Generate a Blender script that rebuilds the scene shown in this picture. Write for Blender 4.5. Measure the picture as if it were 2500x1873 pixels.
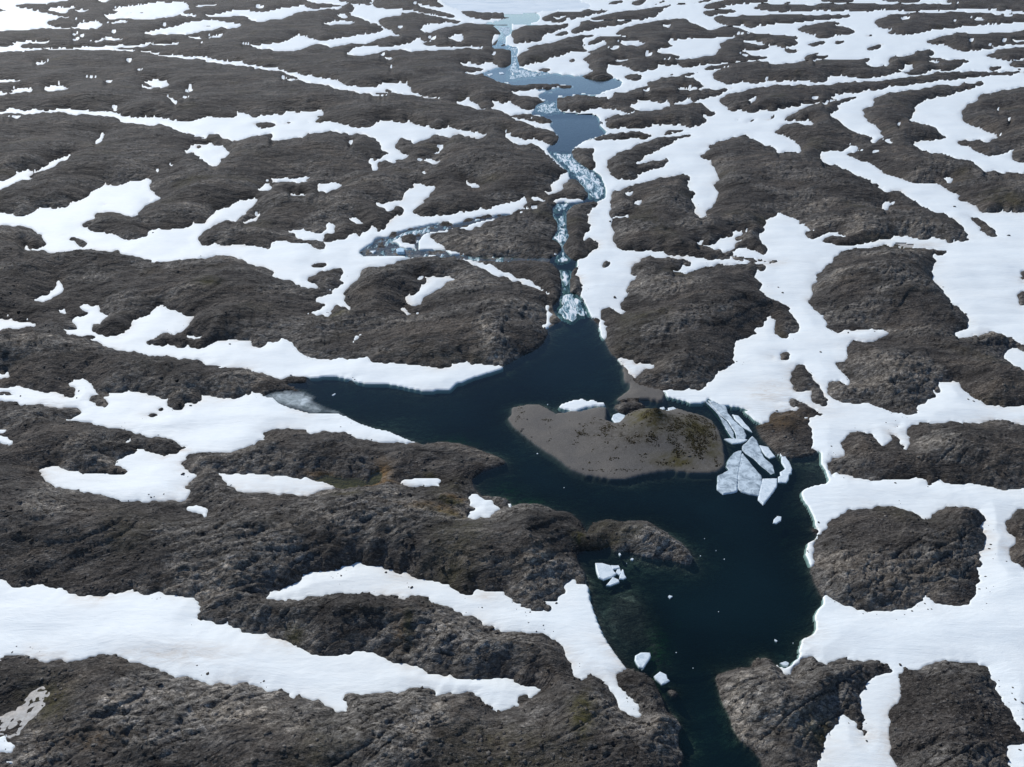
import bpy, math, random
import numpy as np
C = bpy.context.scene
for o in list(bpy.data.objects): bpy.data.objects.remove(o)
COL = C.collection

# ------------------------------------------------------------------ camera, light, exposure
CAM_H, PITCH, HFOV = 100.0, math.radians(31.5), math.radians(71.5)
IW, IH = 2500.0, 1873.0
FPX = IW/2/math.tan(HFOV/2)
cam = bpy.data.cameras.new('camera'); camo = bpy.data.objects.new('camera', cam); COL.objects.link(camo)
camo.location = (0, 0, CAM_H); camo.rotation_euler = (math.pi/2-PITCH, 0, 0)
cam.sensor_width = 36; cam.lens = 18/math.tan(HFOV/2); cam.clip_start = 1; cam.clip_end = 60000
C.camera = camo
SUN_EL, SUN_AZ = math.radians(39), math.radians(-38)      # azimuth from +Y towards +X
w = bpy.data.worlds.new('World'); C.world = w; w.use_nodes = True
nt = w.node_tree; nt.nodes.clear()
sky = nt.nodes.new('ShaderNodeTexSky'); sky.sky_type = 'NISHITA'; sky.sun_disc = False
sky.sun_elevation = SUN_EL; sky.sun_rotation = SUN_AZ; sky.altitude = 2000; sky.air_density = 1.0; sky.dust_density = 0.35; sky.ozone_density = 2.0
bg = nt.nodes.new('ShaderNodeBackground'); bg.inputs[1].default_value = 0.105
wo = nt.nodes.new('ShaderNodeOutputWorld')
nt.links.new(sky.outputs[0], bg.inputs[0]); nt.links.new(bg.outputs[0], wo.inputs[0])
sl = bpy.data.lights.new('sun', 'SUN'); sl.energy = 3.15; sl.angle = math.radians(.8); sl.color = (1.0, 0.965, 0.91)
slo = bpy.data.objects.new('sun', sl); COL.objects.link(slo)
sd = (math.sin(SUN_AZ)*math.cos(SUN_EL), math.cos(SUN_AZ)*math.cos(SUN_EL), math.sin(SUN_EL))
from mathutils import Vector
slo.rotation_euler = Vector(sd).to_track_quat('Z', 'Y').to_euler(); slo.location = (0, 0, 200)
C.view_settings.view_transform = 'Standard'; C.view_settings.look = 'None'
C.view_settings.exposure = 0.17; C.view_settings.gamma = 1.0; C.view_settings.use_curve_mapping = False
C.cycles.max_bounces = 5; C.cycles.diffuse_bounces = 2; C.cycles.glossy_bounces = 2; C.cycles.transparent_max_bounces = 6
SURVEY = '''
T 0 1404 3.533 R
S -50,20 0,50 40,58 85,95 160,112 250,105 320,88 380,105 470,120 530,130 590,160 700,175 770,185 830,200 900,180 980,170 1080,150 1150,150 1250,178 1330,155 1365,150 1430,185 1500,182 1560,188 1690,208 1712,235 1718,280 1700,340 1692,370 1720,390 1810,408 1900,425 1960,425 2050,470 2080,500 2208,525 2260,530 2260,945 2208,945 2110,925 2000,945 1900,935 1790,950 1700,900 1640,880 1500,872 1400,835 1300,795 1220,765 1120,752 1085,705 960,690 850,690 760,715 600,748 560,748 500,728 430,745 340,735 300,710 120,680 60,695 20,720 -50,760
S -20,1390 20,1400 60,1450 120,1470 110,1520 60,1545 -20,1520
S 60,1605 100,1600 90,1625 60,1630
D -20,1240 0,1240 100,1180 170,1130 240,1050 290,1000 370,960 430,1010 430,1060 380,1130 300,1230 200,1320 150,1430 100,1430 40,1370 -20,1370
T 625 1404 3.533 R
S -50,520 0,525 80,515 180,550 280,575 380,640 490,692 620,700 710,705 760,685 820,680 880,662 940,672 1010,672 1060,690 1120,730 1210,765 1300,780 1390,785 1440,820 1470,845 1570,878 1670,885 1740,905 1850,905 1950,918 2010,902 2100,898 2208,905 2260,905 2260,1140 2208,1140 2130,1170 2060,1195 2040,1140 1970,1100 1920,1040 1860,1005 1800,995 1740,1035 1650,1022 1560,1050 1535,990 1450,982 1330,990 1220,1020 1140,1008 1010,1022 920,1042 820,1018 760,1040 755,1080 785,1110 780,1180 720,1180 650,1150 580,1110 560,1075 490,1072 430,1045 350,1020 320,1070 260,1015 200,1008 130,1005 70,985 40,955 -50,930
S 430,-20 380,45 300,80 210,140 130,165 90,215 200,222 340,213 380,230 450,202 560,185 700,165 870,158 950,165 1060,172 1200,175 1240,205 1280,225 1340,185 1430,175 1490,195 1500,225 1600,270 1700,290 1790,345 1880,350 1940,400 2000,450 2100,468 2170,490 2260,495 2260,230 2208,235 2160,175 2080,140 2010,150 1950,135 1885,125 1895,165 1870,185 1800,175 1740,145 1660,90 1590,68 1480,55 1390,42 1330,15 1290,-20
T 1250 1404 3.533 R
W 625,-20 640,70 660,110 670,200 700,290 745,420 790,530 830,600 880,670 920,730 980,800 1080,830 1160,855 1220,900 1260,970 1290,1040 1320,1130 1345,1180 1420,1230 1470,1300 1440,1360 1440,1480 1490,1560 1480,1600 1440,1700 2170,1700 2140,1590 2060,1500 1970,1430 1900,1320 1870,1210 1820,1120 1785,1030 1755,900 1770,860 1850,830 1940,805 2060,795 2085,740 2130,720 2260,715 2260,-20
R 1340,990 1390,985 1440,1030 1400,1060 1350,1030
S -50,220 0,230 50,265 130,298 230,315 310,325 355,300 270,240 380,225 400,190 470,145 465,85 520,45 570,85 630,90 662,115 655,180 680,250 700,310 740,420 770,490 800,560 880,670 915,720 990,820 920,850 885,900 940,1000 990,1040 1050,1080 1085,1130 1090,1190 1110,1230 1060,1225 1010,1210 950,1150 915,1080 860,1000 800,940 740,885 680,865 640,885 590,915 550,880 525,830 520,780 460,700 445,630 410,590 320,535 250,515 100,490 0,485 -50,480
S -50,905 0,912 50,930 150,965 255,985 260,1000 215,1010 210,1040 160,1050 110,1030 60,1060 45,1100 90,1130 0,1135 -50,1135
T 1875 1404 3.533 S
W -20,-20 -20,715 0,720 50,760 100,800 150,810 200,790 235,745 265,730 280,690 275,650 290,600 300,560 390,525 425,470 425,430 410,390 410,350 440,300 480,260 480,190 440,130 400,60 385,-20
R 385,-20 395,60 440,150 480,210 490,175 530,185 600,240 700,280 780,310 900,315 1050,315 1180,308 1260,280 1310,235 1350,225 1340,190 1400,200 1440,240 1520,260 1600,270 1690,275 1740,245 1780,200 1800,140 1800,90 1840,60 1840,-20
R -20,715 20,725 80,790 150,860 190,880 210,790 270,770 290,710 350,705 440,740 500,770 560,735 660,718 740,745 800,755 860,735 950,738 1020,770 1075,820 1075,848 1040,840 940,870 890,900 860,960 810,1030 800,1110 820,1200 835,1260 825,1320 870,1340 865,1360 840,1370 845,1390 835,1415 810,1360 770,1330 755,1270 700,1250 640,1215 620,1230 610,1300 560,1320 545,1410 525,1415 525,1360 490,1400 485,1480 475,1560 480,1580 440,1600 440,1700 -20,1700
R 1115,870 1150,850 1175,820 1290,820 1360,785 1480,750 1630,740 1800,765 1890,785 1920,850 1970,960 2030,1090 2110,1190 2170,1310 2208,1370 2260,1400 2260,1440 2120,1480 2060,1500 2080,1590 2100,1700 1110,1700 1110,1640 1065,1600 1055,1570 1065,1480 1040,1400 1045,1310 1030,1220 1065,1160 1065,1120 1125,1090 1130,1000 1140,950 1125,900
T 0 936 3.533 R
S -40,60 50,30 150,22 230,45 300,65 400,75 470,85 560,115 650,130 665,105 650,60 590,30 580,-20 790,-20 800,40 820,80 850,105 780,105 750,140 790,170 830,185 900,210 950,170 915,130 950,120 950,90 1030,90 1110,60 1200,75 1280,115 1350,110 1400,135 1460,140 1450,200 1500,230 1580,225 1610,190 1700,170 1750,150 1760,110 1830,115 1900,130 2020,130 2070,115 2130,95 2180,75 2260,80 2260,490 2208,510 2190,545 2090,565 2000,590 1900,608 1800,605 1700,600 1610,615 1590,660 1565,700 1600,750 1640,770 1695,795 1650,840 1640,880 1590,905 1630,930 1620,990 1550,1010 1450,1015 1300,1025 1200,1010 1150,1025 1030,1005 950,985 830,950 700,930 600,915 460,890 460,860 400,850 370,825 345,790 370,770 360,735 400,715 490,720 540,745 640,770 800,780 1000,785 1140,770 1090,740 1000,720 1010,670 1070,640 1080,615 1150,615 1190,600 1165,560 1280,585 1400,615 1470,625 1540,610 1600,575 1640,545 1560,535 1480,490 1400,472 1320,480 1250,450 1150,430 1080,410 990,390 900,375 850,370 740,335 650,325 560,322 640,290 700,270 730,245 660,215 560,205 460,210 350,195 250,190 160,180 60,150 -40,140
R -40,75 60,80 100,95 130,115 50,110 -40,95
R 1200,260 1230,280 1300,290 1365,285 1340,270 1280,265 1230,275
R 1370,215 1410,220 1410,235 1370,230
S -40,390 20,395 65,415 40,435 -40,438
S -40,455 70,460 75,490 135,520 130,530 50,525 0,505 -40,505
S 1080,510 1110,490 1115,515 1090,525
S 1855,785 2208,780 2260,780 2260,945 2130,945 2050,925 1990,885 1950,855 1900,800
S 1610,1100 1630,1070 1700,1055 1760,1080 1825,1105 1790,1130 1785,1160 1740,1145 1700,1115 1650,1105
T 625 936 3.533 R
W 2260,1120 2208,1050 2160,990 2000,970 1950,970 1880,900 1870,830 1950,770 2050,740 2150,700 2150,670 2050,620 1900,560 1750,515 1580,505 1450,530 1000,400 700,250 500,180 480,100 300,30 230,-20 2260,-20
G 2260,210 2200,270 2170,300 2200,350 2260,390
I 60,110 150,80 260,65 430,75 520,120 490,150 560,190 640,220 720,250 780,290 720,300 600,300 450,270 300,220 200,190
S -40,70 40,90 60,120 140,125 200,180 300,220 450,260 600,265 700,260 790,300 900,350 1050,400 1150,420 1280,480 1400,520 1280,515 1050,515 1000,495 900,490 830,465 780,425 660,420 600,410 500,440 400,400 330,400 250,405 200,390 130,405 50,430 60,460 90,475 40,500 -40,520
S 900,-20 940,15 1020,10 1130,10 1250,30 1330,50 1430,70 1500,80 1560,65 1680,60 1760,-20
S -40,780 60,790 150,800 280,810 330,820 450,825 540,850 640,880 680,890 650,910 560,930 500,945 470,980 360,975 250,960 100,950 -40,940
P 490,830 600,790 700,810 800,820 900,825 940,840 960,850 990,790 1060,760 1090,780 1080,840 1060,860 1000,880 850,900 760,915 690,900 600,860
S 1225,870 1300,840 1400,825 1560,825 1605,860 1500,865 1590,895 1500,885 1340,903 1290,885
S 1825,990 1870,960 1930,970 1970,1010 2030,1010 2060,1050 2110,1085 2050,1115 2000,1135 2030,1165 1980,1165 1960,1145 1890,1170 1815,1165 1830,1135 1880,1110 1920,1090 1890,1060 1860,1060 1855,1010
S 2190,1045 2260,1045 2260,1075 2190,1075
S 430,1657 480,1640 600,1625 700,1620 780,1575 900,1560 1000,1580 1080,1590 1200,1640 1300,1657 1300,1700 430,1700
T 1250 936 3.533 W
G 1010,-20 1020,40 980,80 900,140 950,170 1000,160 1080,155 1180,150 1250,165 1300,165 1320,110 1300,60 1200,30 1110,-20
R 1100,-20 1110,15 1200,40 1300,60 1350,60 1500,60 1640,65 1700,-20
G -20,215 50,195 150,180 250,185 330,230 380,260 500,245 600,240 750,205 810,210 820,260 810,320 860,350 930,360 980,300 1050,270 1150,250 1230,270 1330,285 1420,235 1500,260 1650,290 1730,330 1790,430 1820,520 1835,630 1835,720 1770,770 1650,785 1500,775 1370,760 1250,775 1100,800 950,835 850,830 700,800 640,800 500,745 400,660 290,590 200,530 100,450 0,370 -20,350
R 875,210 900,180 960,170 1050,160 1120,175 1160,210 1130,250 1050,260 980,270 900,240
S 400,210 440,180 540,150 610,140 660,160 690,145 740,160 720,175 790,172 808,200 700,205 640,215 550,245 450,230
S 1300,65 1400,60 1450,50 1600,65 1640,65 1700,-20 2260,-20 2260,330 2208,340 2150,350 2090,320 2060,290 2000,250 2060,240 1950,210 1840,190 1930,210 1800,200 1690,130 1680,170 1550,185 1500,160 1400,135 1340,120 1330,90
R 2260,330 2150,350 2100,370 2110,400 2150,470 2208,530 2260,560
R -20,1060 80,1045 200,1040 280,1060 380,1110 510,1125 600,1200 620,1260 640,1300 680,1230 760,1190 840,1175 940,1200 1050,1190 1180,1195 1280,1260 1400,1340 1480,1390 1530,1440 1560,1510 1540,1570 1470,1560 1380,1530 1200,1510 1080,1480 1000,1450 900,1450 840,1410 760,1440 650,1440 600,1450 560,1480 580,1560 630,1640 640,1700 -20,1700
T 1875 936 3.533 S
R 190,-20 200,40 230,70 300,75 360,68 380,100 380,150 420,185 480,195 525,160 500,90 460,50 420,-20
R 500,-20 520,15 495,50 540,90 550,130 620,155 700,175 800,175 900,190 960,210 1050,250 1150,260 1240,275 1295,265 1270,215 1370,175 1400,140 1445,125 1410,75 1490,70 1470,25 1500,-20 720,-20 680,20 650,-20
R 1640,-20 1660,45 1720,80 1800,130 1900,185 2050,200 2208,200 2260,200 2260,-20
W -20,500 60,600 120,640 300,630 400,580 465,600 460,690 500,750 535,840 500,870 410,885 330,910 290,950 310,1010 360,1080 400,1160 415,1230 440,1290 410,1350 350,1380 330,1480 365,1560 370,1700 -20,1700
R -20,240 60,250 150,240 260,230 180,180 100,170 60,150 180,155 210,120 300,160 400,220 490,285 380,300 350,330 355,370 390,430 385,480 380,550 430,580 400,620 300,640 200,650 100,620 0,530 -20,530
S -20,165 80,170 150,200 250,200 275,220 180,240 60,250 0,265 -20,265
S 285,290 375,280 370,300 310,305
R 650,460 690,430 800,420 850,440 900,440 920,465 945,500 990,550 1050,520 1070,490 1010,440 1050,430 1090,470 1140,480 1140,520 1195,570 1235,540 1215,480 1200,440 1205,395 1260,370 1310,360 1250,345 1330,335 1450,340 1600,340 1800,355 1900,330 2050,330 2130,345 2208,370 2260,375 2260,920 2180,915 2100,915 2000,920 1900,895 1830,890 1770,865 1620,870 1480,845 1370,880 1365,830 1300,825 1220,835 1100,830 1000,845 900,845 800,815 700,805 660,795 600,770 560,800 510,735 500,700 550,660 545,630 620,635 665,625 650,580 640,520
R 370,1700 370,1600 400,1540 390,1480 405,1380 450,1310 500,1250 525,1185 590,1160 640,1110 760,1080 900,1070 1020,1060 1180,1090 1250,1120 1320,1155 1390,1175 1420,1120 1500,1085 1620,1070 1740,1065 1800,1090 1850,1130 1880,1180 1840,1240 1870,1300 1880,1410 1840,1450 1840,1580 1800,1605 1830,1657 1840,1700
R 360,1245 400,1250 450,1280 430,1300 400,1290
R 2260,1100 2140,1080 2110,1140 2040,1210 2065,1300 2110,1310 2140,1370 2070,1430 2090,1530 2160,1570 2190,1620 2260,1630
R 1100,360 1130,350 1158,352 1110,376
T 0 468 3.533 R
S -40,185 60,190 110,210 200,218 280,185 370,130 430,145 530,145 620,105 700,85 760,50 830,-20 1320,-20 1340,30 1390,50 1370,70 1300,85 1250,130 1210,175 1150,208 1090,208 1050,190 950,180 850,190 820,215 825,240 750,260 700,270 720,300 800,350 900,368 1000,375 1070,405 1130,412 1200,412 1270,385 1310,335 1400,330 1480,320 1590,325 1660,290 1760,270 1800,235 1880,160 1970,140 2080,80 2180,55 2208,60 2260,60 2260,120 2190,130 2140,150 2130,190 2040,230 2030,255 2100,270 2208,215 2260,190 2260,250 2208,255 2130,270 2040,265 1950,265 1900,290 1830,310 1780,350 1710,390 1700,440 1760,470 1830,475 1860,450 1940,475 2000,460 2120,460 2208,465 2260,465 2260,650 2208,640 2140,610 2060,590 2030,560 1900,558 1800,580 1650,595 1500,605 1420,620 1320,635 1315,600 1200,570 1090,550 1010,520 900,525 800,510 680,505 560,525 470,530 380,515 200,505 220,485 330,485 400,460 395,430 360,380 300,335 200,300 100,295 -40,300
R 590,410 640,405 740,430 760,465 715,480 650,445
R 870,130 910,105 900,125
S 300,945 350,905 420,880 480,830 510,765 530,800 560,855 520,880 470,905 430,945 360,950
S 500,1035 570,1010 575,1050 555,1065
S -40,1100 80,1095 180,1115 230,1120 310,1150 290,1175 150,1190 -40,1195
S 675,1000 720,965 780,980 850,975 870,1020 900,1060 960,1080 900,1110 870,1140 820,1135 795,1190 830,1235 900,1250 1000,1250 1090,1210 1140,1150 1150,1120 1230,1080 1310,1060 1320,1020 1420,990 1500,1020 1600,1070 1690,1085 1650,1140 1620,1180 1520,1225 1400,1225 1380,1250 1270,1300 1280,1325 1400,1340 1500,1330 1550,1345 1650,1350 1750,1355 1850,1300 1950,1290 2050,1275 2130,1290 2150,1310 2208,1350 2260,1355 2260,1550 2208,1550 2080,1535 1900,1520 1800,1495 1680,1460 1550,1445 1450,1420 1300,1410 1150,1390 1000,1365 900,1335 850,1300 800,1285 830,1250 740,1240 620,1235 530,1205 620,1200 700,1185 640,1150 610,1110 670,1075 740,1070 760,1050 700,1020
S 1605,1265 1660,1240 1740,1265 1690,1275
S -40,1580 30,1580 75,1570 70,1620 -40,1615
S 640,1625 720,1610 790,1657 790,1700 640,1700
T 625 468 3.533 R
S -40,480 50,480 120,490 125,435 250,430 350,435 380,455 430,435 480,470 530,520 590,515 610,480 600,430 700,430 780,415 820,370 900,385 960,345 970,310 1010,285 1045,310 1040,350 1090,330 1150,290 1160,235 1250,205 1300,180 1290,150 1200,130 1160,170 1060,140 1040,110 1150,90 1250,80 1270,35 1310,-20 1545,-20 1500,40 1450,90 1390,125 1365,170 1370,205 1500,215 1600,205 1700,190 1800,180 1900,150 2000,140 2060,130 2130,100 2208,105 2260,110 2260,185 2208,190 2100,205 1980,210 1900,225 1800,250 1740,280 1620,270 1540,275 1400,310 1300,320 1200,350 1155,365 1150,400 1110,410 1050,385 1010,410 1000,450 950,480 900,510 880,525 930,555 1100,560 1250,560 1370,570 1280,590 1200,615 1080,650 970,665 900,710 850,770 800,830 770,880 770,960 790,1000 810,1020 750,990 680,980 650,1020 640,1090 580,1080 460,1060 470,1030 560,1025 600,985 520,960 530,930 600,900 640,880 640,840 720,830 750,790 730,740 770,700 740,675 640,665 590,690 520,710 450,740 440,770 510,800 530,850 430,840 340,800 330,775 200,765 140,735 170,700 100,680 30,650 -40,650
R 445,620 500,620 550,615 620,640 540,660 490,655
S 285,345 350,325 430,345 500,350 550,365 600,340 630,270 690,290 670,360 600,370 570,385 600,430 400,410 350,390
S 810,230 870,225 930,265 930,295 870,290 850,265
S 570,-20 630,35 680,-20
S 305,30 380,22 450,38 400,45 330,42
S 60,-20 100,10 130,-20
S -40,180 20,185 40,200 0,230 -40,230
W 880,525 1010,450 1020,410 1100,400 1190,395 1200,360 1400,315 1550,280 1740,285 1900,235 2208,195 2208,205 2100,225 1950,260 1700,320 1500,360 1430,400 1400,500 1650,520 1750,545 1900,555 2208,560 2260,565 2260,610 2000,605 1850,590 1700,570 1500,560 1370,570 1250,560 930,555
R 1260,390 1330,375 1380,385 1370,440 1300,445 1260,430
S 1410,500 1410,430 1440,380 1500,355 1600,340 1750,325 1900,270 2050,235 2100,235 2000,270 1950,300 1830,340 1750,325 1690,345 1500,365 1510,400 1620,460 1650,510 1540,510
S 1170,440 1250,390 1260,440 1370,445 1380,500 1250,490 1220,440
S 1650,500 1700,520 1800,540 1680,545
S 1450,555 1550,550 1555,560 1460,562
S 1720,575 1850,590 1960,620 2050,650 2150,700 2208,715 2260,720 2260,770 2208,765 2100,730 2000,690 1900,640 1860,610
S 1350,760 1420,745 1510,738 1620,735 1690,745 1730,775 1640,780 1580,830 1500,880 1440,930 1430,970 1350,1000 1295,960 1290,900 1380,880 1440,820 1490,770 1480,750
S 1255,1015 1290,1005 1330,1060 1310,1080
S 1390,1045 1440,1050 1400,1058
S 845,1275 880,1240 950,1215 900,1250 860,1282
W 2260,1450 2208,1480 2140,1500 2130,1530 2000,1570 1870,1610 1760,1657 1760,1700 2260,1700
W 440,1610 700,1600 850,1640 950,1657 950,1700 430,1700
S -40,1350 60,1340 100,1300 150,1300 230,1250 290,1300 350,1340 380,1400 500,1445 600,1450 720,1440 800,1450 900,1440 960,1425 980,1460 1050,1480 1200,1480 1350,1500 1500,1515 1600,1530 1700,1495 1800,1470 1850,1490 1950,1485 2100,1500 2140,1525 2000,1570 1870,1610 1760,1657 1740,1700 960,1700 850,1630 700,1600 550,1605 440,1605 300,1600 200,1610 80,1580 -40,1555
T 1250 468 3.533 R
W 305,1180 310,1250 270,1320 200,1370 100,1410 40,1450 -20,1475 -20,1700 990,1700 960,1600 960,1520 900,1440 850,1400 800,1290 770,1240 740,1150 690,1100 650,1000 590,900 550,880 500,870 500,780 520,680 560,640 580,600 510,580 450,520 440,470 490,390 470,300 465,180 530,120 620,100 740,80 800,60 810,-20 660,-20 660,50 600,90 500,80 400,90 350,150 350,200 400,280 390,350 340,420 420,450 430,510 380,560 300,575 0,560 -20,600 200,600 350,620 410,680 430,800 420,900 400,950 350,1000 380,1060 430,1110 420,1130
G 955,1520 1000,1560 1060,1600 1080,1657 1080,1700 990,1700 965,1600
S 270,-20 280,25 320,35 380,20 430,-20
S -20,95 60,80 130,55 135,80 110,150 -20,185
S 175,65 230,45 295,75 290,90 200,80
S 320,105 400,70 420,50 480,60 560,60 600,80 620,95 500,105 420,90 350,105
S -20,195 80,190 80,200 -20,205
S 100,155 220,140 210,150 120,165
S 820,-20 800,60 740,90 720,140 680,150 670,190 650,230 690,330 640,370 610,390 610,440 680,400 700,400 740,440 760,480 730,490 690,530 640,540 660,560 620,570 570,600 560,640 580,650 570,690 530,720 580,730 590,800 620,810 600,880 590,900 640,960 660,1020 700,1080 750,1110 760,1160 750,1170 780,1210 770,1250 800,1290 820,1200 800,1130 770,1110 765,1010 840,1005 890,1040 950,1062 985,1050 975,1030 930,1000 940,960 1000,900 980,860 1010,800 1020,760 1080,740 1010,715 1030,690 1020,655 1130,620 1090,575 1200,568 1350,575 1480,590 1560,610 1540,640 1480,640 1450,680 1350,675 1400,690 1470,705 1550,690 1620,665 1700,650 1800,625 1950,635 2100,620 2208,640 2260,640 2260,600 2130,605 2050,605 1900,580 1800,578 1600,570 1400,555 1280,530 1100,515 970,512 900,460 875,420 870,330 865,260 835,210 840,160 855,100 850,40 890,-20
R 770,630 800,600 860,605 850,650 790,670
R 610,440 690,400 730,430 740,480 700,525 620,510
S 985,20 1030,15 1030,38 990,38
S 1055,110 1090,75 1120,80 1110,130 1060,130
S 860,240 920,210 1005,198 1000,220 940,225 880,245
S 1560,-20 1580,50 1545,85 1600,130 1555,190 1600,205 1650,228 1690,220 1670,170 1720,140 1760,80 1790,30 1780,-20
S 1590,445 1640,440 1650,470 1750,450 1780,410 1820,395 1900,400 1895,345 1980,340 1970,380 1920,400 1960,430 2005,430 1930,470 1890,525 1790,525 1800,495 1700,480 1640,470
S 2000,345 2035,345 2020,360
S 2260,240 2195,260 2180,340 2130,370 2140,420 2208,460 2208,520 2180,540 2100,520 2000,500 1950,495 1920,530 1910,565 2000,570 2100,590 2260,600
S 2260,640 2180,670 2120,690 2100,740 2150,780 2150,850 2190,900 2260,910
S 2260,1100 2175,1110 2190,1160 2110,1165 2110,1220 2050,1260 1950,1280 1920,1350 1905,1420 1920,1480 1850,1530 1760,1570 1740,1620 1700,1657 1700,1700 2260,1700
S 280,965 340,985 320,1020 350,1060 340,1150 300,1185 250,1160 310,1140 300,1080 310,1030 285,990
S -20,710 100,760 180,790 240,830 260,860 345,910 300,890 240,855 180,840 100,800 -20,765
S 900,1437 980,1435 1070,1480 1170,1475 1230,1500 1220,1525 1130,1550 1090,1600 1070,1625 1060,1600 990,1540 940,1480
S 285,555 310,553 305,563
S 360,555 385,535 378,552
T 1875 468 3.533 S
R -20,-20 -20,240 40,230 110,185 150,210 240,220 270,250 270,280 340,280 320,300 400,345 330,360 330,385 400,410 460,395 540,340 600,350 690,390 660,400 560,380 490,410 480,435 560,445 650,465 730,470 800,455 900,435 950,420 1050,415 1100,380 1200,385 1350,415 1430,400 1520,410 1540,430 1650,430 1755,420 1700,340 1680,310 1640,260 1560,215 1450,190 1330,125 1300,95 1180,35 1110,-20
S 980,150 1010,90 1050,105 1100,105 1060,120 1030,165 990,175
R 1590,-20 1650,45 1650,80 1800,135 1880,180 1980,185 2050,170 2208,195 2260,200 2260,-20
R 1740,215 1830,240 1900,290 1975,350 1965,405 1880,375 1830,350 1825,300
R 610,525 700,505 820,490 900,475 1050,475 1200,490 1330,490 1430,490 1500,520 1580,525 1500,555 1425,545 1445,600 1410,670 1430,750 1480,840 1550,910 1650,1010 1700,1050 1735,1110 1720,1180 1630,1230 1620,1270 1800,1250 1920,1215 2020,1240 2100,1280 2180,1320 2260,1330 2260,1400 2150,1360 2060,1355 2050,1430 2110,1500 2208,1560 2260,1570 2260,1700 1680,1700 1590,1640 1500,1650 1490,1700 700,1700 710,1610 640,1560 600,1510 590,1490 670,1440 680,1330 740,1300 840,1310 950,1270 1000,1240 1060,1210 980,1195 850,1190 740,1200 600,1205 510,1170 500,1120 450,1080 390,1010 345,960 360,910 400,880 370,850 380,810 410,790 420,730 470,660 580,610 580,560
R -20,930 60,935 130,960 190,1030 250,1100 275,1150 260,1200 200,1240 170,1280 90,1280 80,1230 50,1190 55,1120 0,1080 -20,1085
R 90,1430 120,1380 180,1385 195,1450 140,1460
R 195,1657 210,1580 240,1495 300,1495 350,1540 400,1620 420,1657 420,1700 190,1700
R 20,1440 50,1425 75,1440 40,1455
R 2260,670 2180,680 2165,720 2200,760 2260,770
R 2260,780 2190,785 2208,800 2260,805
R 2260,850 2200,860 2130,890 2160,930 2170,985 2260,990
R -20,595 90,605 60,620 -20,620
D 1060,465 1150,455 1250,470 1250,490 1100,480
R 550,1657 560,1640 600,1630 640,1657
R 650,1590 690,1585 670,1600
T 0 228 3.539 R
S -40,140 60,155 65,120 130,118 135,145 200,148 280,130 320,145 420,148 560,140 640,145 730,150 830,168 960,148 1010,178 1100,190 1200,208 1320,213 1380,208 1450,225 1550,242 1680,238 1770,205 1850,200 1880,218 2030,210 2060,195 2040,160 2110,175 2175,175 2170,205 2212,220 2260,220 2260,365 2212,370 2130,395 2010,412 1950,395 1890,385 1920,348 1850,352 1800,350 1790,375 1750,390 1690,385 1650,345 1550,325 1450,300 1390,285 1200,275 1100,250 1010,230 1000,210 900,205 830,195 730,188 640,190 560,172 400,172 250,188 -40,190
S 820,445 840,400 870,390 880,345 910,350 900,410 860,435 840,450
S -40,770 60,740 130,700 220,675 330,680 350,640 420,620 480,595 520,570 560,545 600,545 590,570 530,590 500,620 450,650 400,660 370,690 300,700 250,740 120,770 60,810 20,849 -40,849
S 1590,495 1640,480 1650,440 1680,430 1740,440 1830,428 1860,445 1920,450 1950,480 2005,515 1950,560 1890,560 1910,610 1890,640 1850,655 1830,620 1760,600 1720,570 1740,545 1690,530 1680,505 1620,515
R 1690,465 1735,465 1730,485 1700,480
S 830,849 900,810 920,785 960,800 1030,800 1100,760 1180,755 1290,728 1320,760 1300,800 1310,849 1310,890 830,890
S 965,130 1035,133 1020,145
S 1460,45 1500,50 1550,75 1530,95 1490,70
S 1465,625 1505,632 1480,642
S 1350,692 1390,683 1380,693
S 1595,32 1635,38 1610,47
S 1150,428 1180,433 1165,438
S 40,215 200,212 200,217 60,225
S -40,-20 150,-20 170,0 100,10 -40,22
T 625 228 3.539 R
S -40,225 0,220 40,195 150,185 230,185 270,155 370,160 480,145 580,145 600,165 590,190 550,195 510,235 560,250 640,250 730,265 850,290 900,295 940,285 1000,290 1060,250 1120,242 1200,255 1280,265 1300,240 1330,240 1360,270 1430,290 1550,300 1650,310 1690,290 1740,305 1830,325 1920,345 2000,362 1930,385 1850,370 1750,360 1650,375 1640,362 1560,365 1500,375 1440,405 1350,445 1340,400 1240,400 1200,460 1220,490 1260,525 1310,530 1300,570 1240,580 1190,608 1150,600 1120,575 1070,590 1050,660 1020,672 995,660 1020,640 980,580 1050,575 1090,560 1085,540 1140,520 1085,490 1105,460 1060,410 1000,390 950,360 880,345 830,360 760,345 640,340 540,340 450,350 380,385 300,405 200,420 140,410 140,370 60,358 0,365 -40,370
R -40,250 60,250 190,268 150,300 60,300 0,280 -40,270
R 215,258 300,253 310,265 240,270
R 425,236 460,240 460,258 430,250
S 920,-20 1000,0 1080,15 1150,30 1100,34 1000,18
S 1080,-20 1200,5 1300,15 1400,30 1500,50 1600,55 1560,40 1430,15 1390,-20
S 1710,70 1780,70 1830,35 1870,80 1920,115 2020,145 1950,145 1880,135 1800,115
S 2025,70 2100,85 2150,100 2180,80 2260,80 2260,210 2212,205 2140,170 2110,150 2040,140 2070,110
S 2150,350 2190,340 2260,360 2260,410 2212,408 2160,385
S 1545,540 1590,500 1570,475 1620,463 1600,500 1570,540
S 1350,583 1450,585 1530,562 1610,590 1530,605 1450,595
S 1415,685 1440,675 1470,690 1450,703
S 1805,770 1880,775 1940,808 1890,825 1850,800
S 800,435 825,432 832,455 815,465
S 30,830 80,765 100,765 110,790 145,810 130,849 120,890 40,890
S 130,750 200,740 260,728 350,740 430,730 460,745 400,760 360,780 280,765 190,770 140,775
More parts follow.
